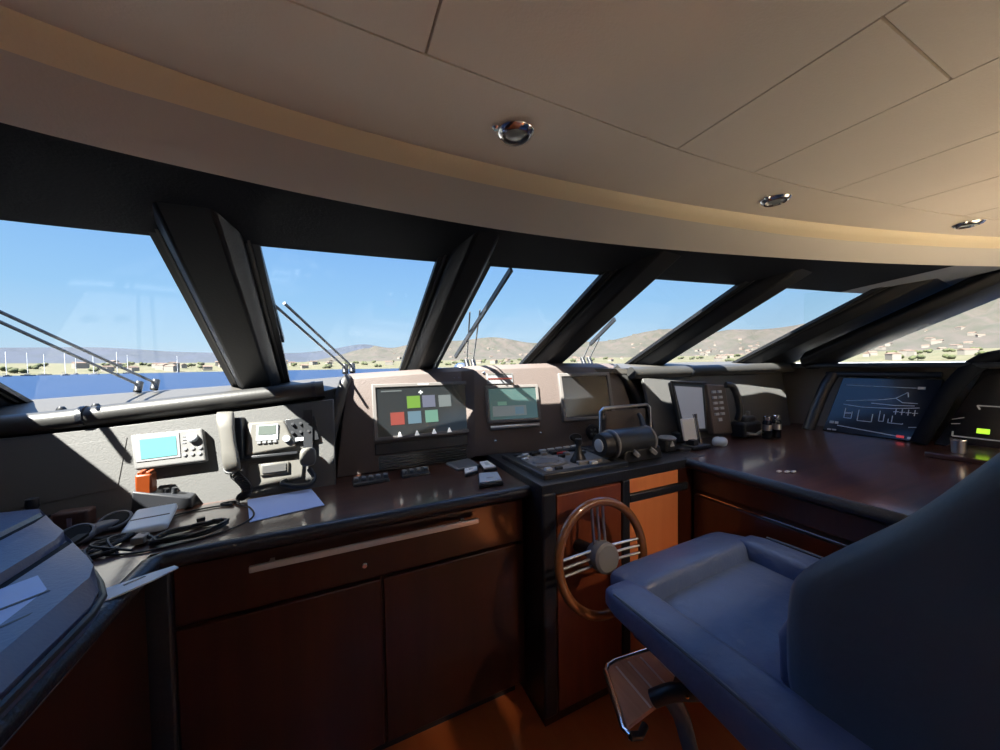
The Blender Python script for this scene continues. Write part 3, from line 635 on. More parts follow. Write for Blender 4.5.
t = thing('small_disc', 'small black puck on the worktop beside the equipment case', 'puck', (-1.02, 1.50, Z0))
q = B(); q.lathe([(.035, Z0), (.035, Z0 + .015), (.028, Z0 + .022), (.001, Z0 + .022)], (-1.02, 1.50, 0), 18); q.build('cap', M_dark, t)
# big equipment case at the near left
t = thing('equipment_case', 'large charcoal ribbed equipment case at the near left corner', 'case', (-.8, .85, Z0))
prof = [(-.452, -.499), (-.446, -.455), (-.475, -.424), (-.590, -.402), (-.598, -.412), (-.612, -.412), (-.620, -.388), (-.722, -.378), (-.728, -.384), (-.738, -.384), (-.745, -.370), (-1.25, -.350), (-1.25, -.499)]
XM = spline([(.1, -.44), (.90, -.44), (.98, -.452), (1.12, -.532), (1.25, -.628), (1.43, -.762)])
rings = []
for y in (.10, .60, .88, .94, 1.0, 1.06, 1.12, 1.19, 1.25, 1.32, 1.38, 1.425, 1.44):
    d = .93 if y == 1.44 else 1
    rings.append([(min(x, XM(y) - .0012 * j), y, -.499 + (z + .499) * d * (1 if z < -.42 else .90)) for j, (x, z) in enumerate(prof)])
B().loft(rings).build('shell', mat('charcoal_case', (.085, .112, .20), .32, bump=.08, bscale=120), t, bevel=.004, sharp=30)
B().tube([(XM(y) + .004, y, -.462) for y in (.10, .5, .85, .92, .98, 1.05, 1.12, 1.19, 1.25, 1.34, 1.42)], .007, 8).build('seam_gasket', M_dark, t)
for gx, gz, w in ((-.605, -.412, .010), (-.733, -.384, .006)):
    gz = -.499 + (gz + .499) * .90
    y1 = 1.26 if gx > -.7 else 1.385
    B().box(gx - w, gx + w, .12, y1, gz - .004, gz + .0035).build('groove_strip', M_void, t)
FC = frame((-.475, 0, -.4305), (0, 1, 0), (-.115, 0, .0185))
q = B(FC); q.loft([[(.850, .018, n), (.915, .004, n), (1.03, .090, n), (.93, .150, n)] for n in (.0015, .004)]); q.build('blue_patch', mat('pale_blue_gloss', (.42, .52, .80), .2), t)  # flat glossy pale blue patch on the case top
q = B(FC)
q.bar((.86, .110, .0045), (.965, .040, .0045), .005, .0015, (0, 0, 1)); q.bar((.83, .060, .0045), (.905, .014, .0045), .005, .0015, (0, 0, 1)); q.build('strap', M_dark, t)  # two dark bars across the blue patch

# ------------------------------------------------------------------ things on the wood in front of the binnacle
def switchbox(label, x, y, w, d, ang, n):
    t = thing('switch_box', label, 'switch panel', (x, y, Z0))
    Mx = Matrix.Translation((x, y, Z0)) @ Matrix.Rotation(ang, 4, 'Z')
    q = B(Mx); q.loft([[(-w / 2, -d / 2, 0), (w / 2, -d / 2, 0), (w / 2, d / 2, 0), (-w / 2, d / 2, 0)], [(-w / 2 + .004, -d / 2 + .004, .012), (w / 2 - .004, -d / 2 + .004, .012), (w / 2 - .004, d / 2 - .004, .024), (-w / 2 + .004, d / 2 - .004, .024)]]); q.build('base', M_dark, t, bevel=.003)
    for i in range(n):
        ux = -w / 2 + w * (i + .5) / n
        q = B(Mx); q.box(ux - .010, ux + .010, -.012, .010, .014, .029); q.build('rocker_switch', M_grey, t, bevel=.003)
        q = B(Mx); q.box(ux - .006, ux + .006, .013, .020, .018, .0268); q.build('label_mark', M_mark, t)
    return t
switchbox('dark box of five rocker switches at the left end of the wood ledge', .118, 1.60, .150, .065, .05, 5)
switchbox('dark box of four rocker switches in the middle of the wood ledge', .310, 1.615, .130, .060, .05, 4)
t = thing('touch_pad', 'square dark grey pad on the wood ledge beside small white boxes', 'pad', (.56, 1.645, Z0))
onpoly([(.480, 1.705), (.615, 1.735), (.618, 1.590), (.500, 1.570)], Z0, Z0 + .012).build('body', M_grey, t, bevel=.004)
onpoly([(.492, 1.694), (.604, 1.718), (.607, 1.600), (.510, 1.584)], Z0 + .012, Z0 + .0135).build('surface', mat('slate_pad', (.13, .14, .16), .3), t)
def smallbox(label, poly, m, h=.02):
    t = thing('control_box', label, 'box', (sum(p[0] for p in poly) / 4, sum(p[1] for p in poly) / 4, Z0))
    onpoly(poly, Z0, Z0 + h * .6).build('base', M_dark, t, bevel=.002)
    c = [(sum(p[0] for p in poly) / 4), (sum(p[1] for p in poly) / 4)]
    onpoly([(c[0] + (x - c[0]) * .92, c[1] + (y - c[1]) * .9) for x, y in poly], Z0 + h * .6, Z0 + h).build('lid', m, t, bevel=.003)
    onpoly([(c[0] + (x - c[0]) * .3, c[1] + (y - c[1]) * .3) for x, y in poly], Z0 + h, Z0 + h + .003).build('button', M_lgrey, t, bevel=.001)
smallbox('small white control box below the dark grey pad', [(.500, 1.470), (.575, 1.500), (.595, 1.560), (.520, 1.545)], M_card)
smallbox('small white control box wedged against the helm tray edge', [(.605, 1.500), (.672, 1.500), (.675, 1.625), (.625, 1.620)], M_card)
smallbox('pale blue grey control box nearest the worktop edge', [(.505, 1.310), (.610, 1.300), (.640, 1.420), (.550, 1.440)], M_lgrey, .024)

# ------------------------------------------------------------------ helm deck fittings
HZ = -.470
t = thing('control_tray', 'framed dark control tray with oval dial in front of the centre screen', 'control panel', (.95, 1.40, HZ))
fr = [(.735, 1.590), (.745, 1.200), (1.190, 1.190), (1.230, 1.520)]
fi = [(.775, 1.555), (.782, 1.240), (1.150, 1.230), (1.185, 1.490)]
B().loft([[(x, y, HZ) for x, y in fr], [(x, y, HZ + .022) for x, y in fr], [(x, y, HZ + .022) for x, y in fi], [(x, y, HZ + .006) for x, y in fi]], cap=False).build('frame', M_edge, t, bevel=.006)
onpoly(fi, HZ, HZ + .008).build('plate', M_grey, t)
q = B(); q.lathe([(.105, HZ + .008), (.105, HZ + .018), (.092, HZ + .024), (.075, HZ + .018), (.001, HZ + .016)], (.865, 1.375, 0), 28, 1., .62); q.build('dial_ring', M_grey, t)
q = B(); q.lathe([(.070, HZ + .016), (.066, HZ + .024), (.001, HZ + .026)], (.865, 1.375, 0), 24, 1., .62); q.build('dial', mat('dial_blue_grey', (.16, .18, .21), .3), t)
for i, (x, y) in enumerate([(.80, 1.50), (.84, 1.525), (.89, 1.53), (.94, 1.515), (.80, 1.455), (.99, 1.43), (1.04, 1.46), (1.09, 1.42), (.99, 1.50), (1.13, 1.45), (.81, 1.27), (.86, 1.265), (1.10, 1.29), (1.05, 1.265)]):
    B().box(x - .016, x + .016, y - .011, y + .011, HZ + .008, HZ + .024).build('push_button', (M_grey, M_lgrey, M_dark)[i % 3], t, bevel=.003)
B().box(1.0, 1.055, 1.470, 1.490, HZ + .008, HZ + .020).build('red_button', M_red, t, bevel=.003)['label'] = 'red button'
for x in (.95, 1.0, 1.05, 1.1, 1.15): B().box(x - .018, x + .018, 1.535, 1.55, HZ + .01, HZ + .028).build('label_strip', M_lgrey, t)
t = thing('thruster_joystick', 'small black cone shaped joystick on the helm deck before the black drum', 'joystick', (1.02, 1.335, HZ))
q = B(); q.lathe([(.040, HZ + .006), (.040, HZ + .014), (.030, HZ + .03), (.016, HZ + .06), (.012, HZ + .085), (.018, HZ + .095), (.016, HZ + .115), (.001, HZ + .118)], (1.02, 1.335, 0), 18); q.build('boot', M_dark, t)
B().box(.985, 1.09, 1.285, 1.31, HZ + .004, HZ + .022).build('base_bar', M_grey, t, bevel=.004)
# engine throttle head
t = thing('throttle_control', 'big black drum shaped engine throttle on the helm deck', 'throttle', (1.27, 1.28, HZ))
DX = frame((1.10, 1.285, HZ + .085), (0, 1, 0), (0, 0, 1))   # local z runs along +x
q = B(DX); q.lathe([(.030, 0), (.052, .004), (.058, .018), (.058, .05), (.066, .056), (.066, .30), (.060, .315), (.045, .32), (.001, .32)], (0, 0, 0), 28); q.build('drum', M_dark, t)
q = B(DX); q.lathe([(.024, -.006), (.030, -.003), (.031, .004), (.001, .004)], (0, 0, 0), 20); q.build('end_cap', M_lgrey, t)
for zc in (.07, .30):
    q = B(DX); q.lathe([(.0665, zc - .006), (.069, zc - .004), (.069, zc + .004), (.0665, zc + .006)], (0, 0, 0), 28); q.build('ring', M_grey, t)
B().prism([(1.19, HZ), (1.45, HZ), (1.43, HZ + .06), (1.21, HZ + .06)], 1.225, 1.345, 'y').build('base', M_dark, t, bevel=.006)
for x in (1.25, 1.36): B().bar((x, 1.225, HZ + .055), (x + .02, 1.21, HZ + .035), .07, .02).build('lever', M_grey, t, bevel=.004)
q = B(); q.tube([(1.40, 1.30, HZ + .14), (1.425, 1.34, HZ + .185), (1.43, 1.36, HZ + .20)], [.016, .012, .010], 10); q.build('lever_arm', M_dark, t)
t = thing('grab_rail', 'thin bent grey metal rail standing behind the black throttle drum', 'rail', (1.26, 1.40, HZ))
B().tube([(1.20, 1.39, HZ), (1.20, 1.39, -.245), (1.215, 1.385, -.228), (1.50, 1.37, -.225), (1.52, 1.37, -.24), (1.53, 1.37, HZ)], .0075, 8).build('hoop', M_steel, t)
B().box(1.225, 1.50, 1.378, 1.384, -.345, -.245).build('panel', M_binn, t, bevel=.003)
t = thing('mooring_remote', 'small black control block with a white arrow beside the throttle', 'control', (1.58, 1.30, HZ))
B().box(1.535, 1.615, 1.275, 1.335, HZ, HZ + .065).build('block', M_dark, t, bevel=.010, seg=3)
q = B(); q.lathe([(.042, HZ + .062), (.046, HZ + .070), (.036, HZ + .078), (.001, HZ + .079)], (1.575, 1.305, 0), 20); q.build('cap', M_grey, t)
B().prism([(1.560, -.440), (1.590, -.440), (1.575, -.412)], 1.270, 1.276, 'y').build('arrow_mark', M_mark, t)
q = B(); q.lathe([(.05, HZ), (.05, HZ + .012), (.001, HZ + .012)], (1.66, 1.29, 0), 20); q.build('side_dial', M_edge, t)
# upright handset display
FS = frame((1.785, 1.375, HZ + .015), (1, -.02, 0), (-.20, .16, 1))
t = thing('upright_display', 'silver faced upright display on the starboard worktop, left of the keypad phone', 'display', pt(FS, .12, 0))
q = B(FS); q.loft([[(.005, .045, n), (.225, .03, n), (.255, .325, n), (-.030, .345, n)] for n in (-.03, .0)]); q.build('housing', M_dark, t, bevel=.010, seg=3)
q = B(FS); q.loft([[(.030, .070, n), (.200, .055, n), (.222, .300, n), (-.006, .320, n)] for n in (.0, .003)]); q.build('screen', M_scr5, t)
B().box(1.77, 1.93, 1.38, 1.48, HZ, HZ + .06).build('stand', M_dark, t, bevel=.008)
q = B(FS); q.tube([(.0, .03, .004), (-.030, .345, .004), (.255, .326, .004)], .008, 8); q.build('frame_edge', M_roll, t)
FP = frame((2.045, 1.36, HZ), (1, -.05, 0), (-.02, .16, 1))
t = thing('keypad_phone', 'dark telephone with two columns of pale keys and a handset at its side', 'telephone', pt(FP, .1, 0))
q = B(FP); q.loft([[(.0, .03, n), (.17, .02, n), (.165, .325, n), (.0, .335, n)] for n in (-.04, .0)]); q.build('base', M_binn, t, bevel=.008)
for i in range(10):
    q = B(FP); q.box(.030 + .05 * (i % 2), .062 + .05 * (i % 2), .285 - .034 * (i // 2) - .008, .285 - .034 * (i // 2) + .008, .0, .010); q.build('key', M_lgrey, t, bevel=.002)
q = B(FP); q.box(.055, .085, .105, .125, 0, .006); q.build('key', M_lgrey, t)
q = B(FP); q.tube([(.150, .325, .012), (.185, .31, .030), (.205, .25, .036), (.215, .16, .032), (.205, .10, .016)], [.020, .018, .014, .018, .020], 10, smooth=4); q.build('handset', M_dark, t)
t = thing('white_card_holder', 'white card phone leaning in a stand with a chrome rod at the console corner', 'phone', (1.74, 1.27, HZ))
FW = frame((1.685, 1.275, HZ), (1, -.12, 0), (0, .22, 1))
q = B(FW); q.box(.0, .092, .045, .165, -.012, 0); q.build('card', M_card, t, bevel=.006)
q = B(FW); q.tube([(.106, .0, -.005), (.106, .16, -.005), (.104, .185, -.005)], [.009, .009, .012], 10); q.build('chrome_rod', M_chrome, t)
B().box(1.69, 1.83, 1.235, 1.325, HZ, HZ + .022).build('foot', M_dark, t, bevel=.006)
B().box(1.71, 1.75, 1.25, 1.30, HZ + .02, HZ + .05).build('clip', M_dark, t, bevel=.004)
t = thing('computer_mouse', 'pale grey computer mouse on the starboard worktop', 'mouse', (1.97, 1.265, HZ))
q = B(Matrix.Translation((1.955, 1.27, HZ)) @ Matrix.Rotation(.5, 4, 'Z')); q.sell((0, 0, .014), (.13, .075, .05), .8, .7); q.build('shell', M_lgrey, t)
q = B(Matrix.Translation((1.955, 1.27, HZ)) @ Matrix.Rotation(.5, 4, 'Z')); q.box(.02, .04, -.006, .006, .030, .040); q.build('wheel', M_dark, t)
t = thing('camera_case', 'squat black case on the worktop between keypad phone and flasks', 'case', (2.31, 1.33, HZ))
B().box(2.215, 2.40, 1.29, 1.38, HZ, HZ + .095).build('body', M_dark, t, bevel=.018, seg=3)
B().box(2.25, 2.36, 1.30, 1.37, HZ + .09, HZ + .13).build('lid', M_dark, t, bevel=.014, seg=3)
q = B(); q.tube([(2.24, 1.29, HZ + .03), (2.31, 1.275, HZ + .02), (2.38, 1.285, HZ + .03)], .008, 8); q.build('strap', M_grey, t)
q = B(); q.lathe([(.012, 0), (.012, .03), (.001, .032)], (2.33, 1.335, HZ + .125), 12); q.build('knob', M_grey, t)
def flask(label, x, y):
    t = thing('slim_flask', label, 'flask', (x, y, HZ), 'flasks on the starboard worktop')
    q = B(); q.lathe([(.022, 0), (.024, .004), (.024, .095), (.018, .108), (.017, .112), (.001, .112)], (x, y, HZ), 18); q.build('body', M_dgloss, t)
    q = B(); q.lathe([(.018, .110), (.019, .113), (.019, .132), (.015, .137), (.001, .137)], (x, y, HZ), 18); q.build('cap', M_chrome, t)
    q = B(); q.lathe([(.0245, .05), (.0245, .054), (.0245, .085)], (x, y, HZ), 18); q.build('band', M_steel, t)
flask('slim black flask with chrome cap, the one touching the black case', 2.345, 1.235); flask('slim black flask with chrome cap, farther from the black case', 2.425, 1.225)
t = thing('chart_weight', 'tiny pale plotting tool lying on the open starboard worktop', 'tool', (1.70, .82, HZ))
for a, c in ((1.675, .835), (1.70, .818), (1.722, .806)): B().box(a - .011, a + .011, c - .006, c + .006, HZ, HZ + .006).build('segment', M_lgrey, t, bevel=.002)

# ------------------------------------------------------------------ mimic panel at the starboard side
FM = frame((2.93, 1.2, -.47), (0, -1, 0), (.39, 0, 1))
km = 1.073
vm = lambda z: (z + .47) * km
t = thing('alarm_panel', 'dark alarm panel with white ship outline diagram and red lamp', 'panel', (2.95, 1.0, -.47))
q = B(FM); q.loft([[(-.01, .0, n), (.42, .0, n), (.47, vm(-.12), n), (.04, vm(-.12), n)] for n in (-.03, 0)]); q.build('face', M_scr4, t, bevel=.004)
q = B(FM)
def ln(*ps, w=.0035):
    for a, c in zip(ps[:-1], ps[1:]): q.bar((a[0], a[1], .0012), (c[0], c[1], .0012), w, .0014)
ln((.065, .322), (.375, .318)); ln((.06, .045), (.36, .018), w=.005)
ln((.08, .215), (.14, .222), (.24, .235), (.30, .25), (.345, .29)); ln((.345, .29), (.35, .26)); ln((.07, .19), (.16, .18), (.30, .185), (.40, .20))
ln((.30, .25), (.33, .225), (.39, .225)); ln((.20, .21), (.30, .205), (.38, .21))
for x0, x1, y0, y1 in ((.085, .12, .10, .165), (.15, .215, .09, .16), (.245, .265, .10, .165), (.285, .345, .095, .12)):
    ln((x0, y1), (x0, y0), (x1, y0), (x1, y1 - .02))
for x in (.31, .335, .36, .385): ln((x, .15), (x, .185)); ln((x - .01, .165), (x + .012, .168))
ln((.085, .13), (.115, .135), w=.006); ln((.30, .10), (.30, .14)); ln((.37, .08), (.40, .085))
q.build('ship_diagram', mat('mimic_lines', (.55, .60, .68), .5), t)
def lamp(u, v, w, h, m, nm='lamp'): q = B(FM); q.box(u - w / 2, u + w / 2, v - h / 2, v + h / 2, 0, .005); q.build(nm, m, t, bevel=.001)
lamp(.395, .318, .03, .016, M_mark); lamp(.030, .062, .022, .016, M_mark); lamp(.055, .062, .018, .016, M_mark); lamp(.025, .012, .02, .010, M_mark); lamp(.050, .012, .02, .010, M_mark)
lamp(.345, .020, .030, .014, M_ledr); lamp(.385, .018, .022, .013, M_igb)
def fin(parent, pts, r, nm='padded_fin', m=M_edge):
    B().tube(pts, r, 14, smooth=5, sx=1.0).build(nm, m, parent)
fin(t, [(2.90, 1.275, -.478), (2.96, 1.26, -.34), (3.03, 1.235, -.18), (3.08, 1.215, -.10)], .034)
B().tube([(3.075, 1.25, -.10), (3.085, .74, -.095)], .018, 10).build('top_rail', M_edge, t)
t = thing('alarm_panel', 'second dark panel at the right frame edge with a lime green lamp', 'panel', (3.0, .4, -.47))
q = B(FM); q.loft([[(.47, .0, n), (1.0, .0, n), (1.0, vm(-.03), n), (.60, vm(-.06), n)] for n in (-.03, 0)]); q.build('face', M_dgloss, t, bevel=.004)
q = B(FM)
ln((.605, .215), (.595, .235), (.90, .235), w=.006); ln((.53, .085), (.53, .060), (.72, .060), w=.006); ln((.52, .15), (.56, .165)); ln((.52, .125), (.55, .13))
q.build('outline', M_mark, t)
lamp(.625, .100, .040, .026, M_led)
fin(t, [(2.895, .775, -.47), (2.945, .74, -.34), (3.01, .69, -.17), (3.06, .62, -.04), (3.10, .54, .0), (3.12, .40, .005), (3.12, .10, .0)], [.034, .044], m=M_black)
t = thing('corner_shelf', 'small dark wood ledge at the aft end of the starboard console', 'shelf', (2.7, .5, -.45))
B().box(2.54, 2.93, .30, .66, -.472, -.448).build('board', M_wood, t, bevel=.005)
t = thing('steel_cup', 'small brushed steel cup standing on the dark wood ledge', 'cup', (2.64, .575, -.448))
q = B(); q.lathe([(.020, 0), (.022, .002), (.024, .062), (.026, .066), (.023, .066), (.021, .006), (.001, .006)], (2.64, .58, -.448), 20); q.build('body', M_steel, t)
q = B(); q.lathe([(.0262, .058), (.0272, .062), (.0262, .067)], (2.64, .58, -.448), 20); q.build('rim', M_chrome, t)

# ------------------------------------------------------------------ steering wheel
t = thing('steering_wheel', 'wooden rimmed steering wheel with chrome triple spokes', 'steering wheel', (.87, 1.0, -.90))
FWh = frame((.872, 1.0, -.715), (1, 0, 0), (0, .18, 1))   # local z faces aft
q = B(FWh); R = .195
q.tube([(R * math.cos(a), R * math.sin(a), 0) for a in [2 * PI * i / 56 for i in range(56)]], .0165, 14, closed=True, up=(0, 0, 1)); q.build('rim', M_rim, t)
for a0 in (PI / 2, PI, 0):
    for o in (-.026, 0, .026):
        d = Vector((math.cos(a0), math.sin(a0), 0)); p = Vector((-d.y, d.x, 0)) * o
        q = B(FWh); q.tube([d * .03 + p + Vector((0, 0, -.012)), d * .12 + p + Vector((0, 0, -.006)), d * (R - .006) + p], .0055, 8); q.build('spoke', M_steel, t)
q = B(FWh); q.lathe([(.030, -.06), (.052, -.03), (.056, .0), (.054, .022), (.045, .030), (.001, .032)], (0, 0, 0), 24); q.build('hub', M_grey, t)
q = B(FWh); q.lathe([(.026, -.15), (.026, -.05), (.001, -.05)], (0, 0, 0), 16); q.build('shaft', M_dark, t)

# ------------------------------------------------------------------ helm chair
CS = Matrix.Scale(.92, 4)
t = thing('helm_chair', 'navy leather helm chair with armrests, bolster and fold-out footrest', 'chair', (1.16, .57, -1.45))
B(CS).sell((1.235, .665, -.865), (.63, .46, .15), .40, .2).build('seat_cushion', M_navy, t, sharp=80)
q = B(CS @ Matrix.Translation((1.245, .925, -.805)) @ Matrix.Rotation(.03, 4, 'Z') @ Matrix.Rotation(-.22, 4, 'X')); q.sell((0, 0, 0), (.70, .19, .115), .45, .2); q.build('front_bolster', M_navy, t, sharp=80)
B(CS).prism([(.92, -.985), (1.53, -.985), (1.53, -.91), (.92, -.91)], .30, .93, 'y').build('seat_pan', M_navy2, t, bevel=.03, seg=3)
def arm(x0, x1):
    xc = (x0 + x1) / 2; w = (x1 - x0)
    rings = []
    for y, z, h, k in ((.895, -.770, .040, .55), (.88, -.765, .065, .85), (.83, -.766, .082, 1.), (.70, -.768, .092, 1.), (.50, -.775, .115, 1.04), (.32, -.785, .135, 1.1), (.16, -.785, .14, 1.1), (.08, -.785, .12, .9)):
        rings.append([(xc + w / 2 * k * math.copysign(abs(math.cos(a)) ** .45, math.cos(a)), y, z + h / 2 * math.copysign(abs(math.sin(a)) ** .45, math.sin(a))) for a in [2 * PI * i / 24 for i in range(24)]])
    return B(CS).loft(rings)
for x0, x1 in ((.765, .895), (1.47, 1.585)):
    a = arm(x0, x1).build('armrest', M_navy, t, sharp=80)
    xo = x0 - .001 if x0 < 1 else x1 + .001
    B(CS).tube([(xo + .012, .84, -.735), (xo + .008, .70, -.728), (xo + .004, .5, -.726), (xo - .002, .3, -.73), (xo - .002, .16, -.73)], .005, 6, smooth=4).build('piping', M_navy2, a)
def sup(c, hw, ht, tdir, n=32, e=.34):
    c = Vector(c); tdir = Vector(tdir).normalized()
    return [c + Vector((hw * math.copysign(abs(math.cos(a)) ** e, math.cos(a)), 0, 0)) + tdir * (ht * math.copysign(abs(math.sin(a)) ** e, math.sin(a))) for a in [2 * PI * i / n for i in range(n)]]
prof = crv([Vector((0, y, z)) for y, z in ((.385, -.83), (.435, -.76), (.445, -.66), (.442, -.56), (.432, -.495), (.40, -.445), (.335, -.372), (.26, -.285), (.165, -.145), (.075, -.005), (.03, .05), (-.05, .06), (-.10, .02), (-.085, -.07), (-.01, -.25), (.05, -.41), (.085, -.56), (.12, -.70), (.16, -.80), (.26, -.86))], 4, True)
cen = sum(prof, Vector()) / len(prof)
rings = []
for dx, k in ((-.385, .62), (-.384, .80), (-.374, .90), (-.352, .965), (-.31, .995), (-.2, 1.), (.2, 1.), (.31, .995), (.352, .965), (.374, .90), (.384, .80), (.385, .62)):
    rings.append([Vector((1.262 + dx, (cen + (p - cen) * k).y, (cen + (p - cen) * k).z)) for p in prof])
B(CS).loft(rings).build('backrest', M_navy2, t, sharp=60)
q = B(CS); q.loft([sup((1.255, y, z), hw, ht, (0, 1, ty)) for y, z, hw, ht, ty in ((.42, -.82, .27, .03, 0), (.43, -.78, .30, .06, .05), (.435, -.68, .30, .06, .15), (.41, -.60, .29, .05, .3), (.37, -.56, .26, .03, .5))]); q.build('lumbar_cushion', M_navy, t, sharp=80)
B(CS).tube([(.885, .13, -.735), (.872, .10, -.70), (.865, .03, -.62), (.872, -.02, -.56), (.885, -.03, -.53)], .020, 10, smooth=4).build('grab_handle', mat('worn_grey_leather', (.12, .11, .10), .5), t)
q = B(); q.lathe([(.20, 0), (.20, .014), (.17, .022), (.075, .03), (.07, .06), (.055, .07), (.055, .42), (.09, .44), (.12, .48), (.001, .48)], (1.16, .57, -1.45), 28); q.build('pedestal', M_steel, t)
# footrest
fo = [(.752, .775), (.840, .955), (.862, .972), (.90, .975), (1.09, .955), (1.14, .83)]
f = B(CS).prism([(.765, .775), (.848, .950), (.866, .962), (.90, .964), (1.085, .945), (1.13, .83), (.95, .79)], -1.112, -1.098).build('footrest', M_teak, t, bevel=.002)
q = B(CS)
for i in range(1, 6):
    x = .80 + i * .055
    q.bar((x + .03, .955 - .004 * i, -1.0972), (x + .02, .775 + .012 * i, -1.0972), .007, .002)
q.build('caulking_line', mat('pale_caulk', (.85, .68, .58), .5), f)
B(CS).tube([(.756, .755, -1.103)] + [(x, y, -1.103) for x, y in fo], .0115, 10).build('chrome_frame', M_chrome, f)
B(CS).tube([(.756, .755, -1.103), (.785, .745, -1.105), (.82, .76, -1.105)], .0115, 10).build('hinge_bracket', M_dark, f)
B(CS).bar((1.06, .84, -1.11), (1.14, .68, -1.06), .10, .03).build('footrest_bracket', M_dark, t, bevel=.006)
B(CS).tube([(.93, .77, -1.06), (.955, .74, -1.12), (.95, .70, -1.20), (.965, .66, -1.30)], [.030, .034, .030, .020], 10, smooth=3, sx=.6).build('height_lever', M_navy2, t)
B(CS).tube([(.90, .80, -1.09), (.94, .76, -1.05), (1.0, .72, -1.04)], .026, 10, smooth=3).build('hinge_arm', M_dark, t)
q = B(CS); q.lathe([(.006, 0), (.006, .006), (.001, .008)], (.955, .72, -1.04), 10); q.build('brass_stud', mat('brass', (.7, .5, .2), .25, metal=1), t)

# ------------------------------------------------------------------ ceiling downlights
M_lens = mat('frosted_lens', (.22, .25, .26), .25)
def downlight(x, y, label, lens=None):
    t = thing('downlight', label, 'downlight', (x, y, PZ), 'ceiling downlights')
    q = B(Matrix.Translation((x, y, PZ)) @ Matrix.Rotation(PI, 4, 'X'))
    q.lathe([(.040, -.002), (.042, .003), (.036, .010), (.030, .012), (.028, .004), (.026, -.004), (.001, -.004)], (0, 0, 0), 28); q.build('bezel', M_chrome, t)
    q = B(Matrix.Translation((x, y, PZ)) @ Matrix.Rotation(PI, 4, 'X')); q.lathe([(.0265, .001), (.022, .007), (.012, .010), (.0005, .011)], (0, 0, 0), 20); q.build('lens', lens or M_lens, t)
    q = B(Matrix.Translation((x - .050, y - .004, PZ)) @ Matrix.Rotation(PI, 4, 'X')); q.lathe([(.009, -.001), (.009, .006), (.005, .010), (.0005, .010)], (0, 0, 0), 14); q.build('side_stud', M_chrome, t)
downlight(.375, .708, 'chrome ceiling downlight with frosted lens, left of the three over the windows')
downlight(1.295, .663, 'chrome ceiling downlight, middle of the three along the cream cove')
downlight(2.23, .480, 'chrome ceiling downlight at the far right end of the cream cove')
downlight(1.22, -.32, 'added unseen ceiling downlight behind the helm chair, switched on', mat('added_lamp_lens', (.8, .7, .55), .3, emit=(1, .74, .5), es=3.))  # extra downlight added out of view
fill_l = bpy.data.lights.new('added_fill_spot', 'SPOT'); fill_l.energy = 46; fill_l.color = (1, .74, .50); fill_l.spot_size = math.radians(47); fill_l.spot_blend = .45; fill_l.shadow_soft_size = .03  # unseen spot added to warm the helm doors and footwell
fill_o = bpy.data.objects.new('added_fill_spot', fill_l); COL.objects.link(fill_o); fill_o.location = (1.22, -.32, PZ - .02 + EYE)
fill_o.rotation_euler = Vector((-.02, 1.30, -1.42)).to_track_quat('-Z', 'Y').to_euler()

# ------------------------------------------------------------------ outside: deck, wipers
yb = lambda x: Yb(x) + .03
xs = lin(-2.2, 3.6, 40)
def bow(x): return 7.6 - 5.4 * abs((x - .6) / 3.4) ** 2.2
DZ = -.42
q = B().sheet([[(x, yb(x), ZS(x) - .02) for x in xs], [(x, yb(x) + .25, ZS(x) - .16) for x in xs], [(x, yb(x) + .7, DZ + .05) for x in xs]])
struct(q, 'trim_15', M_cowl)
q = B().sheet([[(x, yb(x) + .69, DZ + .05) for x in xs], [(x, yb(x) + .9, DZ) for x in xs], [(x, max(bow(x), yb(x) + 1.0), DZ) for x in xs]])
struct(q, 'deck', M_gel)
q = B(); q.box(3.34, 4.25, -6, 2.6, DZ - .06, DZ); q.box(-2.95, -2.06, -6, 2.6, DZ - .06, DZ); q.build('side_deck', M_gel, None, (0, 0, 0), kind='structure')
q = B().box(4.0, 4.12, -6, 3.2, DZ, -.028); q.build('bulwark', M_gel, None, (0, 0, 0), kind='structure', bevel=.02)
GP = lambda x, t, off=.03: Vector((x, Dc(x), ZH)) - ax * t + nrm * off      # a point t metres down the glass
M_wip = mat('wiper_metal', (.10, .105, .115), .35, metal=.5)
def wiper(label, arms, blade, piv):
    t = thing('windscreen_wiper', label, 'wiper', GP(*piv, .0))
    for a in arms: B().tube([GP(*a[0], .035), GP(*a[1], .035)], a[2] if len(a) > 2 else .006, 8).build('arm', M_wip, t)
    B().bar(GP(*blade[0], .022), GP(*blade[1], .022), .012, .022).build('blade', M_dark, t)
    for a in arms: B().tube([GP(*a[1], .0), GP(*a[1], .05)], .016, 10).build('pivot', M_dark, t)
wiper('double armed wiper resting low across the leftmost window', [((-1.07, .30), (-.819, 1.031)), ((-1.09, .37), (-.884, 1.048))], ((-1.13, .20), (-1.07, .38)), (-.85, 1.03))
wiper('double armed wiper beside the wide pillar, in the second window', [((-.232, .340), (.037, .900)), ((-.190, .337), (.073, .890))], ((-.226, .06), (-.226, .60)), (.05, .90))
wiper('long wiper close to the right edge of the second slim pillar', [((.631, .330), (.76, .86), .004), ((.587, .349), (.72, .86), .004)], ((.664, .03), (.623, .766)), (.74, .86))
wiper('wiper low in the fourth window beside its raked pillar', [((1.426, .59), (1.52, .84), .004), ((1.466, .567), (1.57, .84), .004)], ((1.41, .35), (1.43, .62)), (1.54, .84))
t = thing('deck_horn', 'small rounded silver searchlight on the foredeck, seen above the binnacle', 'searchlight', (1.02, 3.1, DZ))
q = B(); q.sell((1.04, 3.1, -.035), (.14, .16, .12), .9, .9); q.build('lamp_body', M_steel, t)
q = B(); q.lathe([(.06, 0), (.05, .02), (.025, .05), (.025, .33), (.001, .33)], (1.04, 3.1, DZ), 14); q.build('post', M_gel, t)
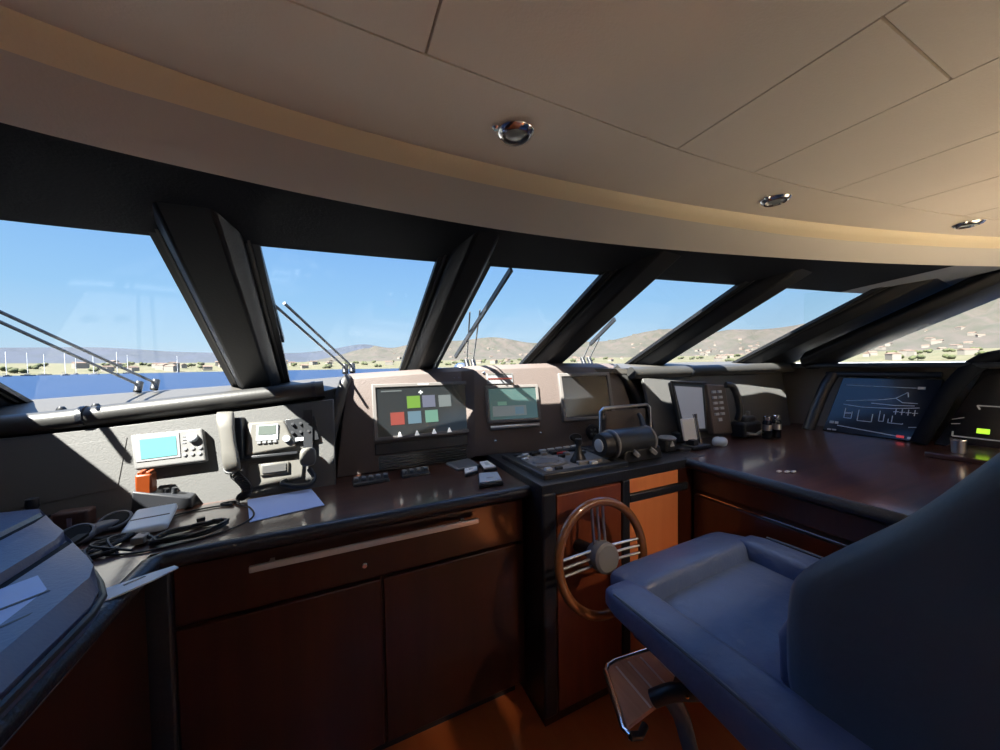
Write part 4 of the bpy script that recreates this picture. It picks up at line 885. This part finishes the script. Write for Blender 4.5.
t = thing('bow_rail', 'low white rail with short posts on the foredeck to the right', 'rail', (3.0, 3.4, DZ))
B().tube([(2.55, 3.6, -.03), (3.0, 3.3, -.03), (3.6, 2.6, -.03)], .02, 8, smooth=4).build('top_bar', M_gel, t)
for x, y in ((2.58, 3.58), (3.0, 3.3), (3.56, 2.65)): B().tube([(x, y, DZ), (x, y, -.03)], .015, 8).build('post', M_gel, t)
for x in (-.965, -.87): 
    q = B(); q.lathe([(.014, 0), (.014, .02), (.008, .03), (.001, .03)], (x, 1.92, RZ(x) + .03), 12); q.build('dash_stud', M_dark, None, (x, 1.92, RZ(x) + .03), 'black round stud on the dash top, %s end of the padded roll' % ('outer' if x < -.9 else 'inner'), 'stud')

# ------------------------------------------------------------------ outside: sea and far shore
SEA = -5.0
q = B().sheet([[(x, y, SEA) for x in (-9000, -600, 600, 9000)] for y in (-3000, -300, 500, 8000)]); q.build('sea', M_sea, None, (0, 0, SEA), kind='structure')
def pol(az, r, z): a = math.radians(az); return (r * math.sin(a), r * math.cos(a), z)
azs = lin(-50, 105, 156)
sky = spline([(-50, 2.2), (-30.2, 2.4), (-24, 2.6), (-17, 2.2), (-9, 2.2), (-5, 2.2), (-1, 2.7), (3.5, 3.5), (8, 3.0), (13, 4.3), (18, 4.1), (24, 4.6), (30, 3.6), (36, 3.6), (42, 3.6), (48, 4.8), (52, 4.9), (55, 4.0), (58, 4.4), (62, 4.2), (66, 4.6), (69, 5.2), (72, 5.9), (76, 6.3), (80, 6.8), (92, 7.5), (105, 7.0)])
def hill(name, r0, r1, k, m, jag, az0, az1, seed):
    rnd = random.Random(seed); rows = []
    for j in range(14):
        s = j / 13; r = r0 + (r1 - r0) * s; row = []
        for az in lin(az0, az1, 170):
            h = math.tan(math.radians(sky(az) * k(az))) * r * (s ** 1.15)
            h *= 1 + jag * math.sin(az * 1.9 + j * 1.3) * (s < .98) * .5 + jag * .5 * math.sin(az * 5.3 + j * 2.1 + seed) * (s < .98)
            row.append(pol(az, r, SEA + h + (.3 if j == 0 else 0)))
        rows.append(row)
    rows.append([(x * 1.15, y * 1.15, SEA) for x, y, z in rows[-1]])
    return B().sheet(rows).build(name, m, None, (0, 0, SEA), kind='structure', sharp=180)
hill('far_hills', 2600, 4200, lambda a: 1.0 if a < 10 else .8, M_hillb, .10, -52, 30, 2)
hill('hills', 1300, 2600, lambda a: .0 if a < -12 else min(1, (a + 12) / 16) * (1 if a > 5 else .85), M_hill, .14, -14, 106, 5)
rows = [[pol(az, r + 25 * math.sin(az * .7), SEA + z) for az in azs] for r, z in ((900, -.2), (915, 1.2), (1100, 9), (1500, 27), (1900, 20))]
B().sheet(rows).build('shore', M_shore, None, (0, 0, SEA), kind='structure')
# trees, houses and boats along the shore
def ground(r): return SEA + (1.2 + (r - 915) / 185 * 7.8 if r < 1100 else 9 + (r - 1100) / 400 * 18) - .6
q = B()
for i in range(5):
    rr = random.Random(i); q.sell((rr.uniform(-6, 6), rr.uniform(-5, 5), 4 + rr.uniform(0, 4)), (9, 8, 7), 1, 1, 10, 6)
q.box(-.4, .4, -.4, .4, 0, 4)
tr = q.build('shore_tree', M_tree, None, (0, 0, 0), 'rounded dark green tree on the far shore', 'tree', 'trees on the far shore')
def house(w, d, h, rf):
    t = thing('shore_house', 'small pale house with a tiled roof on the far shore', 'house', (0, 0, 0), 'houses on the far shore')
    B().box(-w / 2, w / 2, -d / 2, d / 2, -2, h).build('walls', M_house, t)
    B().prism([(-d / 2 - .5, h), (d / 2 + .5, h), (0, h + rf)], -w / 2 - .5, w / 2 + .5, 'x').build('roof', M_roof, t)
    return t
h1 = house(15, 10, 8, 3); h2 = house(22, 12, 11, 2.5)
bt = thing('moored_sailboat', 'white moored sailing boat with one bare mast, off the left shore', 'boat', (0, 0, 0), 'sailing boats off the far shore')
B().loft([[(x, s * w, z) for s, z in ((-1, 1.4), (-.8, 0), (.8, 0), (1, 1.4))] for x, w in ((-6, 1.2), (-2, 1.9), (2, 1.7), (5, .8), (6.5, .1))]).build('hull', M_hull, bt)
B().box(-3, 2, -1, 1, 1.4, 2.2).build('cabin', M_hull, bt)
B().tube([(0, 0, 1.4), (0, 0, 30)], .30, 6).build('mast', M_gel, bt)
B().tube([(0, 0, 3.4), (-5.2, 0, 3.4)], .30, 6).build('boom', M_hull, bt)
spots = []
def put(o, az, r, z, rot, first):
    p = Vector(pol(az, r, z))
    if any((p - s).length < 34 for s in spots): return
    spots.append(p)
    if first: o.location = p; o.rotation_euler = (0, 0, rot); return
    copy_thing(o, p - Vector(o.location), None, rot)
rnd = random.Random(11)
put(tr, -29.2, 940, ground(940), 0, True)
for i in range(120):
    r = rnd.uniform(925, 1350); put(tr, rnd.uniform(-31, 79), r, ground(r) - .5, rnd.uniform(0, 6), False)
put(h1, -15, 960, ground(960), .3, True); put(h2, -12.5, 985, ground(985), 1.0, True)
for i in range(130):
    r = rnd.uniform(925, 1300); put(rnd.choice((h1, h2)), rnd.choice((rnd.uniform(-27, 0), rnd.uniform(-24, -5), rnd.uniform(5, 45), rnd.uniform(56, 79))), r, ground(r), rnd.uniform(0, 3), False)
def hillz(az, r):
    s = (r - 1300) / 1300
    return SEA + math.tan(math.radians(sky(az))) * r * s ** 1.15 * .93
for i in range(190):
    az = rnd.uniform(54, 79) if i < 150 else rnd.uniform(8, 50); r = rnd.uniform(1450, 2300)
    put(rnd.choice((h1, h2)), az, r, hillz(az, r), rnd.uniform(0, 3), False)
put(bt, -28.6, 760, SEA, .6, True)
for az, r in ((-29.8, 720), (-27.6, 820), (-26.3, 700), (-25.6, 860), (-24.4, 780), (-22.7, 690), (-21.9, 830), (-20.2, 850), (-30.6, 800), (-17.8, 870)):
    put(bt, az, r, SEA, rnd.uniform(0, 3), False)

# everything above was written from the eye point: lift it so the cabin floor is at zero
for o in list(SC.objects):
    if o.parent is None and o.type in {'MESH', 'EMPTY'}: o.location.z += EYE
